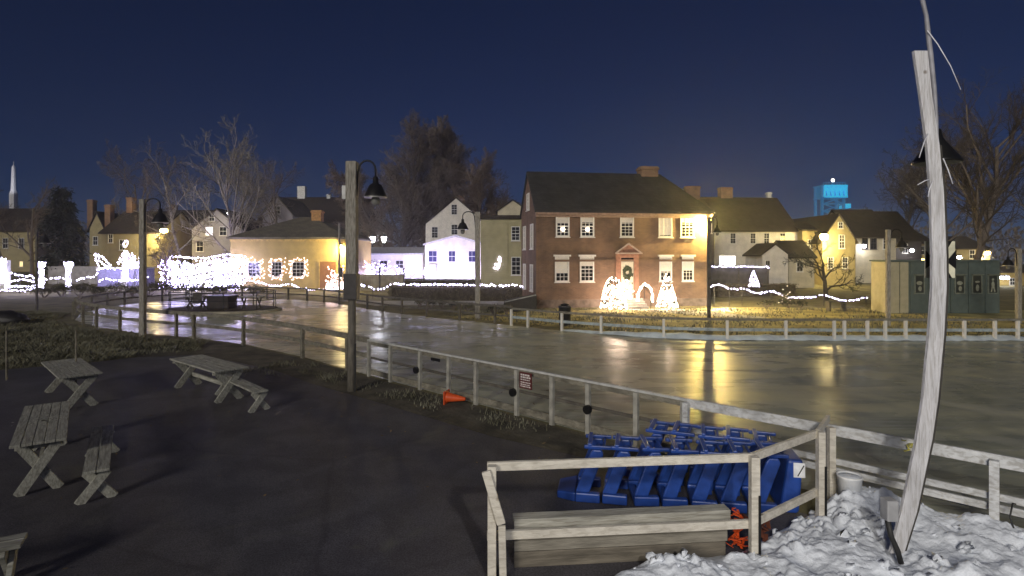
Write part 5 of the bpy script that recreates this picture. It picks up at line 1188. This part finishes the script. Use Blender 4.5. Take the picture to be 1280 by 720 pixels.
small_table(ic + Vector((-1.75, .2, .18)), 'small table left of the fire pit', -.2)
t = thing('lawn_chair', 'dark low chair between the fire pit and the left island table', 'chair', tuple(ic + Vector((-1.2, -.75, .18))), .4)
MB().box(-.28, .28, -.28, .28, .34, .39).build('seat', WOOD_DARK, t); MB().bar((0, .28, .36), (0, .46, .95), .5, .05, (0, 1, 0)).build('backrest', WOOD_DARK, t)
for sx in (-.26, .26):
    for sy_ in (-.24, .24): MB().box(sx - .025, sx + .025, sy_ - .025, sy_ + .025, 0, .338).build('leg', WOOD_DARK, t)

# ================================================================== SMALL THINGS
bn = thing('garden_bench', 'small dark bench on the lawn left of the booths', 'bench', (X_(1045, 34), 34, 0))
MB().box(-.55, .55, -.2, .2, .55, .62).build('seat', WOOD_DARK, bn)
for s in (-.45, .45): MB().box(s - .06, s + .06, -.18, .18, 0, .548).build('leg', WOOD_DARK, bn)
tr = thing('litter_bin', 'dark litter bin in front of the brick house near its left lower windows', 'bin', (X_(706, 27.2), 27.2, 0))
MB().lathe([(.27, 0), (.3, .85), (.32, .86), (.32, .92), (.24, .96)], 16).build('body', mat('dark_bin', (.03, .035, .045), .5), tr, smooth=True); MB().lathe([(.2, .965), (.22, 1.02), (.08, 1.06)], 14).build('lid', IRON, tr, smooth=True)
cbk = thing('cellar_hatch', 'dark sloping cellar hatch at the left foot of the brick house gable', 'hatch', (X_(637, 34), 34, 0))
m = MB(); m.prism([(0, 0), (2.0, 0), (2.0, .95), (.25, .62), (0, .5)], 0, 1.6, lambda a, b, t_: (a - .35, t_, b)); m.build('cover', mat('dark_hatch', (.035, .033, .03), .7, .3), cbk, bevel=.02)
MB().bar((-.3, -.02, .56), (1.6, -.02, .99), .06, .06).build('edge', mat('frosted_edge', (.4, .4, .38), .7), cbk)
tp = thing('tarped_heap', 'low dark tarpaulin heap at the left edge behind the brush', 'heap', (X_(5, 27.5), 27.5, 0))
m = MB(); m.ball((0, 0, .22), 1, 18, 10, (1.15, .6, .45)); m.v = [(v[0] + .1 * noise.noise((v[0] * 2, v[1] * 2, 1)), v[1], max(-.02, v[2] + .12 * noise.noise((v[0] * 2.5, v[1] * 2.5, v[2] * 2)))) for v in m.v]; m.build('tarpaulin', mat('black_tarp', (.015, .014, .015), .5, .3, 4, .4), tp, smooth=True)
for px, y, zt, lab in ((8, 15.2, 1.35, 'thin stake rising from the brush at the far left'), (95, 13.9, 1.55, 'thin stake behind the picnic table without a bench')):
    MB_ = MB().tube([(0, 0, -.1), (0, 0, zt)], .022, 6).build('stake', WOOD_OLD); MB_.location = (X_(px, y), y, 0); tag(MB_, lab, 'stake', 'stakes in the brush')
ln_ = thing('street_lantern', 'left of two far white street lanterns under the tall dense trees', 'street lamp', (X_(466, 78), 78, gz(-15, 78)), 0, 'far street lanterns')
def lantern(t, px, py, y):
    h_ = Z_(py, y) - gz(-15, 78); MB().tube([(0, 0, -.1), (0, 0, h_)], .07, 6).build('pole', IRON, t); MB().lathe([(.18, h_), (.38, h_ + .75), (.1, h_ + .95)], 10).build('lamp', L_LAMP, t); MB().lathe([(.4, h_ + .76), (.05, h_ + 1.1)], 10).build('cap', IRON, t)
lantern(ln_, 466, 303, 78)
l2 = thing('street_lantern', 'right of two far white street lanterns under the tall dense trees', 'street lamp', (X_(480, 78), 78, gz(-15, 78)), 0, 'far street lanterns'); lantern(l2, 480, 303, 78)
lamp('POINT', 'lantern_light', (X_(473, 76), 76, 6), 500, (.9, .9, 1), .3)

# ================================================================== CHRISTMAS LIGHTS
def strand(name, label, pts, m, r=.06, step=.16, cable=True, jitter=.03, seed=0, group=None, it=1, cat='string lights', stakes=()):
    o0 = Vector(pts[0]); t = thing(name, label, cat, tuple(o0), 0, group)
    q = [Vector(p) - o0 for p in pts]; q = smooth_path(q, it) if it else q
    rng = random.Random(seed); b = MB()
    for p in along(q, step):
        b.octa((p.x + rng.gauss(0, jitter), p.y + rng.gauss(0, jitter), p.z + rng.gauss(0, jitter)), r * rng.uniform(.8, 1.2))
    if cable: MB().tube(q, .012, 4).build('cable', RUBBER, t)
    for sk in stakes:
        q_ = Vector(sk) - o0; MB().tube([q_ + Vector((0, .03, .04)), (q_.x, q_.y + .03, gz(sk[0], sk[1]) - o0.z - .1)], .022, 6).build('stake', WOOD_DARK, t)
    o = b.build('bulb_strand', m, t, recalc=False); o['kind'] = 'stuff'
    return t
def px_pts(lst, y): return [P(a, b, y) for a, b in lst]
def scatter_lights(name, label, gen, n, m, r, loc, cat='light display', seed=1, frame=None, fmat=None):
    t = thing(name, label, cat, loc); rng = random.Random(seed); b = MB()
    for k in range(n): b.octa(gen(rng), r * rng.uniform(.75, 1.25))
    o = b.build('bulbs', m, t, recalc=False); o['kind'] = 'stuff'
    if frame: frame.build('frame', fmat or IRON, t, recalc=False)
    if 'bush' in name:
        xs_, zs_ = [v[0] for v in b.v], [v[2] for v in b.v]; f2_ = MB(); hx = (max(xs_) - min(xs_)) / 2; hz_ = max(.3, (sum(zs_) / len(zs_)) * 1.5)
        zg = gz(loc[0], loc[1]) - loc[2]
        for k in range(5): leaf_cloud(f2_, rng, ((max(xs_) + min(xs_)) / 2 + rng.uniform(-.5, .5) * hx, .05, hz_ * .4), hx * .55, .3, hz_ * .8, 60, .07)
        for k in range(6): f2_.tube([(rng.uniform(-.3, .3) * hx, .1, min(zg, -.05)), (rng.uniform(-.6, .6) * hx, .1, hz_ * .8)], .02, 4, cap=False)
        for i in range(len(f2_.v)): f2_.v[i] = (f2_.v[i][0], f2_.v[i][1], f2_.v[i][2])
        f2_.build('foliage', SHRUB, t, recalc=False)
    return t
# far left: light-strung pickets, lit posts, gateway
y = 47.0
for i, (lst, lab) in enumerate(((((-20, 343), (0, 343), (12, 341), (24, 344), (45, 346), (48, 350), (72, 347), (84, 349)), 'topmost white light strand on the far left picket rails'),
                                (((-20, 350), (0, 349), (14, 352), (25, 349), (45, 352)), 'middle white light strand on the far left picket rails'),
                                (((-20, 357), (0, 356), (25, 359), (46, 357), (52, 356)), 'third white light strand on the far left picket rails'),
                                (((-20, 363), (0, 362), (20, 364), (42, 361), (56, 353)), 'lowest white light strand on the far left picket rails'))):
    strand('light_strand', lab, px_pts(lst, y), L_COOL, .074, .15, seed=i, stakes=px_pts(((0, lst[1][1]), (24, lst[2][1]), (lst[-2][0], lst[-2][1])), y))
for px, lab in ((51.5, 'left'), (85.5, 'right')):
    base = P(px, 361, y); zt = Z_(335, y) - base.z
    fr = MB(); fr.box(-.1, .1, -.1, .1, -.5, zt)
    def gen(rng, zt=zt):
        v = rng.random()
        if v < .6: a = rng.uniform(0, 2 * PI); return (.15 * math.cos(a), .15 * math.sin(a), rng.uniform(0, zt))
        a = rng.uniform(0, 2 * PI); k = rng.uniform(.15, .38); return (k * math.cos(a), k * .5 * math.sin(a), zt + rng.uniform(0, .5))
    scatter_lights('lit_post', '%s of the two light-wrapped posts with flared tops at far left' % lab, gen, 110, L_COOL, .068, tuple(base), seed=7 + int(px), frame=fr, fmat=WHITE)
base = P(4, 352, y); fr = MB(); fr.box(-.35, .35, -.3, .3, -.6, 1.8)
scatter_lights('lit_gatepost', 'broad light-covered gatepost cut by the left edge', lambda rng: (rng.uniform(-.5, .55), -.33 + rng.uniform(-.05, .05), rng.uniform(-.1, 2.0)), 200, L_COOL, .06, tuple(base), frame=fr, fmat=WHITE)
# sleigh display
y = 50.5
strand('sleigh_outline', 'bright outline of a pointed sleigh prow in white lights', px_pts(((124, 334), (118.5, 319), (120, 317.5), (130, 322), (137, 331), (139, 332.5), (131, 332), (125, 327), (119, 319)), y), L_COOL, .075, .13, cable=True, it=1, cat='light display')
strand('light_strand', 'white light strand along the counter of the mauve stall', px_pts(((96, 350), (106, 347), (116, 346), (121, 343), (122, 336), (140, 335.5), (152, 335), (168, 335), (178, 333)), y), L_COOL, .075, .15, seed=3)
strand('light_strand', 'white light strand on the ground before the mauve stall', px_pts(((124, 352), (130, 348), (142, 350), (155, 351), (174, 350), (185, 346)), y), L_COOL, .075, .17, seed=4)
base = P(157, 351, y); fr = MB(); fr.box(-.12, .12, -.08, .08, -.2, 2.0)
def gen(rng):
    v = rng.random()
    if v < .45: a = rng.uniform(0, 2 * PI); return (.2 * math.cos(a), .15 * math.sin(a), rng.uniform(0, 1.6))
    if v < .85:
        h_ = rng.random(); k = .75 * (1 - h_) + .1; a = rng.uniform(0, 2 * PI); return (k * math.cos(a), k * .5 * math.sin(a), 1.5 + 1.2 * h_)
    a = rng.uniform(0, 2 * PI); return (.18 * math.cos(a), .1 * math.sin(a), 3.35 + .28 * math.sin(a * 1.0))
scatter_lights('lit_figure', 'standing figure shape wrapped in white lights on the mauve stall', gen, 230, L_COOL, .05, tuple(base), seed=5, frame=fr, fmat=WHITE)
scatter_lights('lit_bush', 'bush netted in white lights right of the lit standing figure', lambda rng: (rng.uniform(-.9, .9), rng.uniform(-.3, .3), abs(rng.gauss(0, .5))), 130, L_COOL, .07, tuple(P(168, 334, y)), seed=6)
# big net-lit bushes in front of the grey house
def lit_shrub(label, px, py, y, rx, rz_, n, m_, seed, r=.066, bottom=0):
    z0 = gz(X_(px, y), y); t = thing('lit_shrub', label, 'shrub', (X_(px, y), y, z0), 0, 'shrubs netted in white lights')
    rng = random.Random(seed); f_ = MB()
    for k in range(5): leaf_cloud(f_, rng, (rng.uniform(-.5, .5) * rx, 0, rz_ * rng.uniform(.5, 1.1)), rx * .6, .6, rz_ * .7, 110, .1)
    f_.build('foliage', SHRUB, t, recalc=False); b = MB()
    for k in range(n):
        a = rng.uniform(0, PI); q = rng.uniform(0, 1) ** .5; b.octa((rx * 1.05 * rng.uniform(-1, 1), -.45 + rng.gauss(0, .12), rz_ * (.05 + 2.1 * rng.random() ** .8) + rng.gauss(0, .08)), r * rng.uniform(.8, 1.2))
    o = b.build('bulbs', m_, t, recalc=False); o['kind'] = 'stuff'
for i, (px, rx, rz_, n, lab, mm) in enumerate(((216, .85, 1.25, 170, 'leftmost', L_VIO), (232, .95, 1.0, 170, 'second from left', L_COOL), (249, 1.0, 1.15, 190, 'third from left', L_COOL), (268, 1.1, 1.2, 220, 'fourth from left', L_COOL), (285, 1.0, 1.3, 240, 'second from right', L_VIO), (299, .8, 1.3, 240, 'rightmost', L_COOL))):
    lit_shrub('%s of the shrubs netted in white lights before the grey house' % lab, px, 355, 48.6 + (i % 2) * .5, rx, rz_, n, mm, 60 + i)
strand('light_strand', 'wavy white strand along the top of the net-lit shrubs', px_pts(((212, 322), (222, 320), (240, 323), (262, 322), (284, 318), (303, 320)), 48.2), L_COOL, .08, .16, seed=8)
strand('light_strand', 'white strand on the ground from the net-lit shrubs to the cottage', px_pts(((212, 356), (228, 351), (244, 354), (258, 351), (272, 355), (290, 356), (306, 351), (318, 351), (334, 356), (352, 358), (358, 355), (366, 356), (376, 361), (392, 362), (420, 361), (438, 361)), 47.4), L_COOL, .072, .16, seed=9)
# windows of the mustard cottage ringed in bulbs
for i, (a, b, lab) in enumerate(((311, 325, 'left'), (340, 352, 'middle'), (366, 380, 'right'))):
    cx = (a + b) / 2; hw_ = (b - a) / 2 + 2.6; t0, b0 = 326, 346.5
    ring = [(cx - hw_, t0), (cx, t0 - 1.5), (cx + hw_, t0), (cx + hw_ + .5, (t0 + b0) / 2), (cx + hw_, b0), (cx, b0 + 1.2), (cx - hw_, b0), (cx - hw_ - .5, (t0 + b0) / 2), (cx - hw_, t0)]
    t = thing('window_garland', '%s light-ringed window garland on the mustard cottage' % lab, 'string lights', tuple(P(cx, 336, 49.91)), 0, 'garlands round the cottage windows')
    o0 = P(cx, 336, 49.91); rng = random.Random(i); bb = MB()
    for p in along([P(u_, v_, 49.91) - o0 for u_, v_ in ring], .09): bb.octa((p.x + rng.gauss(0, .11), p.y + rng.uniform(-.05, .05), p.z + rng.gauss(0, .11)), .06)
    o = bb.build('bulbs', L_PINK, t, recalc=False); o['kind'] = 'stuff'
scatter_lights('lit_bush', 'low bush netted in warm lights beside the brown cottage door', lambda rng: (rng.uniform(-.8, .8), rng.uniform(-.3, .3), abs(rng.gauss(0, .75))), 150, L_PINK, .075, tuple(P(420, 361, 48.6)), seed=16)
# middle strands
strand('light_strand', 'white strand dipping between the grey lamp post and the brown hedge', px_pts(((440, 357), (448, 356), (458, 357.5), (466, 361), (474, 362), (482, 359), (490, 355.5), (500, 354.5)), 44), L_COOL, .075, .15, seed=10, stakes=px_pts(((440, 357), (466, 361), (500, 354.5)), 44))
strand('light_strand', 'straight white strand along the top of the long brown hedge', [Vector((-8.6, 42.55, 1.2)), Vector((-6, 42.2, 1.16)), Vector((-3, 41.9, 1.18)), Vector((-.6, 41.6, 1.15)), Vector((1.0, 41.4, 1.12))], L_COOL, .075, .17, seed=11)
# lights washing the barn
scatter_lights('lit_bush', 'long low bed of violet-white lights in front of the white shed', lambda rng: (rng.uniform(-3.6, 3.2), rng.uniform(-.4, .4), abs(rng.gauss(0, .32))), 190, L_VIO, .08, tuple(P(497, 343, 57)), seed=12)
scatter_lights('lit_bush', 'clump of violet-white lights left of the white shed', lambda rng: (rng.uniform(-.8, .8), rng.uniform(-.4, .4), abs(rng.gauss(0, .9))), 120, L_VIO, .08, tuple(P(449, 338, 58)), seed=13)
scatter_lights('lit_bush', 'violet-lit shrub against the left end of the white shed', lambda rng: (rng.uniform(-1.6, 1.6), rng.uniform(-.3, .3), .6 + abs(rng.gauss(0, .3))), 50, L_VIO, .06, tuple(P(467, 343, 56)), seed=14)
for px, en in ((470, 900), (515, 900), (550, 1000), (590, 900)):
    lamp('POINT', 'barn_wash', (X_(px, 58.2), 58.2, gz(X_(px, 58), 58) + .5), en, (.68, .61, 1.0), .25)
t = thing('wall_star', 'jagged star-shaped light cluster on the olive house wall', 'light display', tuple(P(622, 329, 45.94))); b = MB(); rng = random.Random(3)
for (x0, z0), (x1, z1) in (((.15, .5), (.22, .1)), ((.22, .1), (.1, -.3)), ((.1, -.3), (-.25, -.5)), ((-.2, -.1), (.15, .0)), ((.0, .3), (.2, .45)), ((-.3, -.4), (.0, -.45))):
    for k in range(7): b.octa((x0 + (x1 - x0) * k / 7 + rng.gauss(0, .04), 0, z0 + (z1 - z0) * k / 7 + rng.gauss(0, .04)), .035)
o = b.build('bulbs', L_COOL, t, recalc=False); o['kind'] = 'stuff'
# brick house doorway display
def hp(px, py, c=1.5):
    u_ = bh.u(px); return bw(u_, c, bh.h(px, py))
def tree_of_lights(name, label, p, hgt, rad, n, m_, seed, r=.05, pw=1.0):
    t = thing(name, label, 'light display', tuple(p)); rng = random.Random(seed); b = MB()
    MB().tube([(0, 0, -.05), (0, 0, hgt * .98)], .03, 6).build('stem', BARK, t)
    f_ = MB()
    for k in range(500):
        h_ = rng.random(); kx = rad * (1 - h_) ** pw; a = rng.uniform(0, 2 * PI); c = Vector((kx * math.cos(a) * .9, kx * math.sin(a) * .9, h_ * hgt)); d_ = Vector((math.cos(a), math.sin(a), -.2)) * .1; w_ = Vector((0, 0, .03)); f_.add([c - d_, c + w_, c + d_, c - w_], [(0, 1, 2, 3)])
    f_.build('foliage', NEEDLE, t, recalc=False)
    for k in range(n):
        h_ = 1 - rng.random() ** .6; kx = rad * (1 - h_) ** pw + .03; a = rng.uniform(0, 2 * PI); b.octa((kx * math.cos(a), kx * math.sin(a), h_ * hgt + .03), r * rng.uniform(.8, 1.2))
    o = b.build('bulbs', m_, t, recalc=False); o['kind'] = 'stuff'; return t
p = hp(759, 384, 1.3); p.z = .02; tree_of_lights('lit_tree', 'dazzling bush of warm white lights left of the brick house steps', p, 1.95, .8, 300, L_WARM, 71, .045, .4)
p = hp(826, 384, 1.0); p.z = .02; tree_of_lights('lit_tree', 'conical tree of warm white lights right of the brick house steps', p, 2.15, .65, 260, L_WARM, 72, .042, .8)
p = hp(801, 376, .8); t = thing('lit_arch', 'small arched hoop of warm white lights beside the brick house door', 'light display', tuple(p)); b = MB(); rng = random.Random(4)
for k in range(70):
    a = PI * k / 69; b.octa((.45 * math.cos(a) + rng.gauss(0, .03), rng.gauss(0, .04), .35 + .75 * math.sin(a) + rng.gauss(0, .03)), .045)
for k in range(24): b.octa(((-.45 if k % 2 else .45) + rng.gauss(0, .04), rng.gauss(0, .04), .35 * k / 24), .045)
o = b.build('bulbs', L_WARM, t, recalc=False); o['kind'] = 'stuff'
p = hp(774, 372, .9); scatter_lights('lit_bush', 'low spray of warm lights at the left foot of the brick house door', lambda rng: (rng.gauss(0, .35), rng.gauss(0, .15), abs(rng.gauss(0, .45))), 110, L_WARM, .05, tuple(p), seed=19)
lamp('POINT', 'door_display_glow', tuple(hp(762, 366, 1.7)), 420, (1, .72, .52), .5)
lamp('POINT', 'door_display_glow', tuple(hp(823, 366, 1.6)), 260, (1, .72, .52), .4)
# right-hand strands
strand('light_strand', 'straight white strand on the dark board fence by the long white house', [P(a, b, 49.8) for a, b in ((890, 333), (905, 333.2), (930, 333), (961, 334))], L_COOL, .06, .14, seed=20, jitter=.02)
strand('light_strand', 'long swagged white strand across the lawn ending at the booths', px_pts(((888, 358), (893, 357), (900, 356), (906, 358), (912, 361), (920, 362), (928, 360), (936, 363), (946, 366.5), (956, 366), (964, 363.5), (975, 368), (986, 371.5), (1000, 372), (1018, 371.5), (1026, 368.5), (1034, 369.5), (1046, 374), (1058, 376), (1070, 375), (1083, 372)), 37.5), L_COOL, .052, .12, seed=21, jitter=.02, stakes=px_pts(((893, 357), (912, 361), (928, 360), (964, 363.5), (1000, 372), (1030, 369), (1058, 376), (1083, 372)), 37.5))
p = P(942, 358.5, 44); tree_of_lights('lit_tree', 'small cone tree of white lights on the lawn by the dark board fence', p, 1.3, .38, 150, L_COOL, 73, .045, 1.0)
scatter_lights('lit_bush', 'faint pale lit ornament on the lawn under the light swag', lambda rng: (rng.gauss(0, .3), rng.gauss(0, .1), abs(rng.gauss(0, .3))), 26, L_CANDLE, .02, tuple(P(981, 378, 36.8)), seed=22)
lamp('POINT', 'lawn_glow', tuple(P(905, 377, 35)), 520, (1, .85, .6), .3)

# ================================================================== NIGHT HAZE
hz = MB().box(-200, 210, -14, 436, -1, 60).build('haze', bpy.data.materials.new('night_haze'))
tag(hz, kind='stuff'); hm = hz.data.materials[0]; hm.use_nodes = True; hn = hm.node_tree; hn.nodes.remove(hn.nodes['Principled BSDF'])
pv = hn.nodes.new('ShaderNodeVolumePrincipled'); pv.inputs['Color'].default_value = (.9, .9, .92, 1); pv.inputs['Density'].default_value = HAZE; pv.inputs['Anisotropy'].default_value = .75
hn.links.new(pv.outputs[0], hn.nodes['Material Output'].inputs['Volume'])
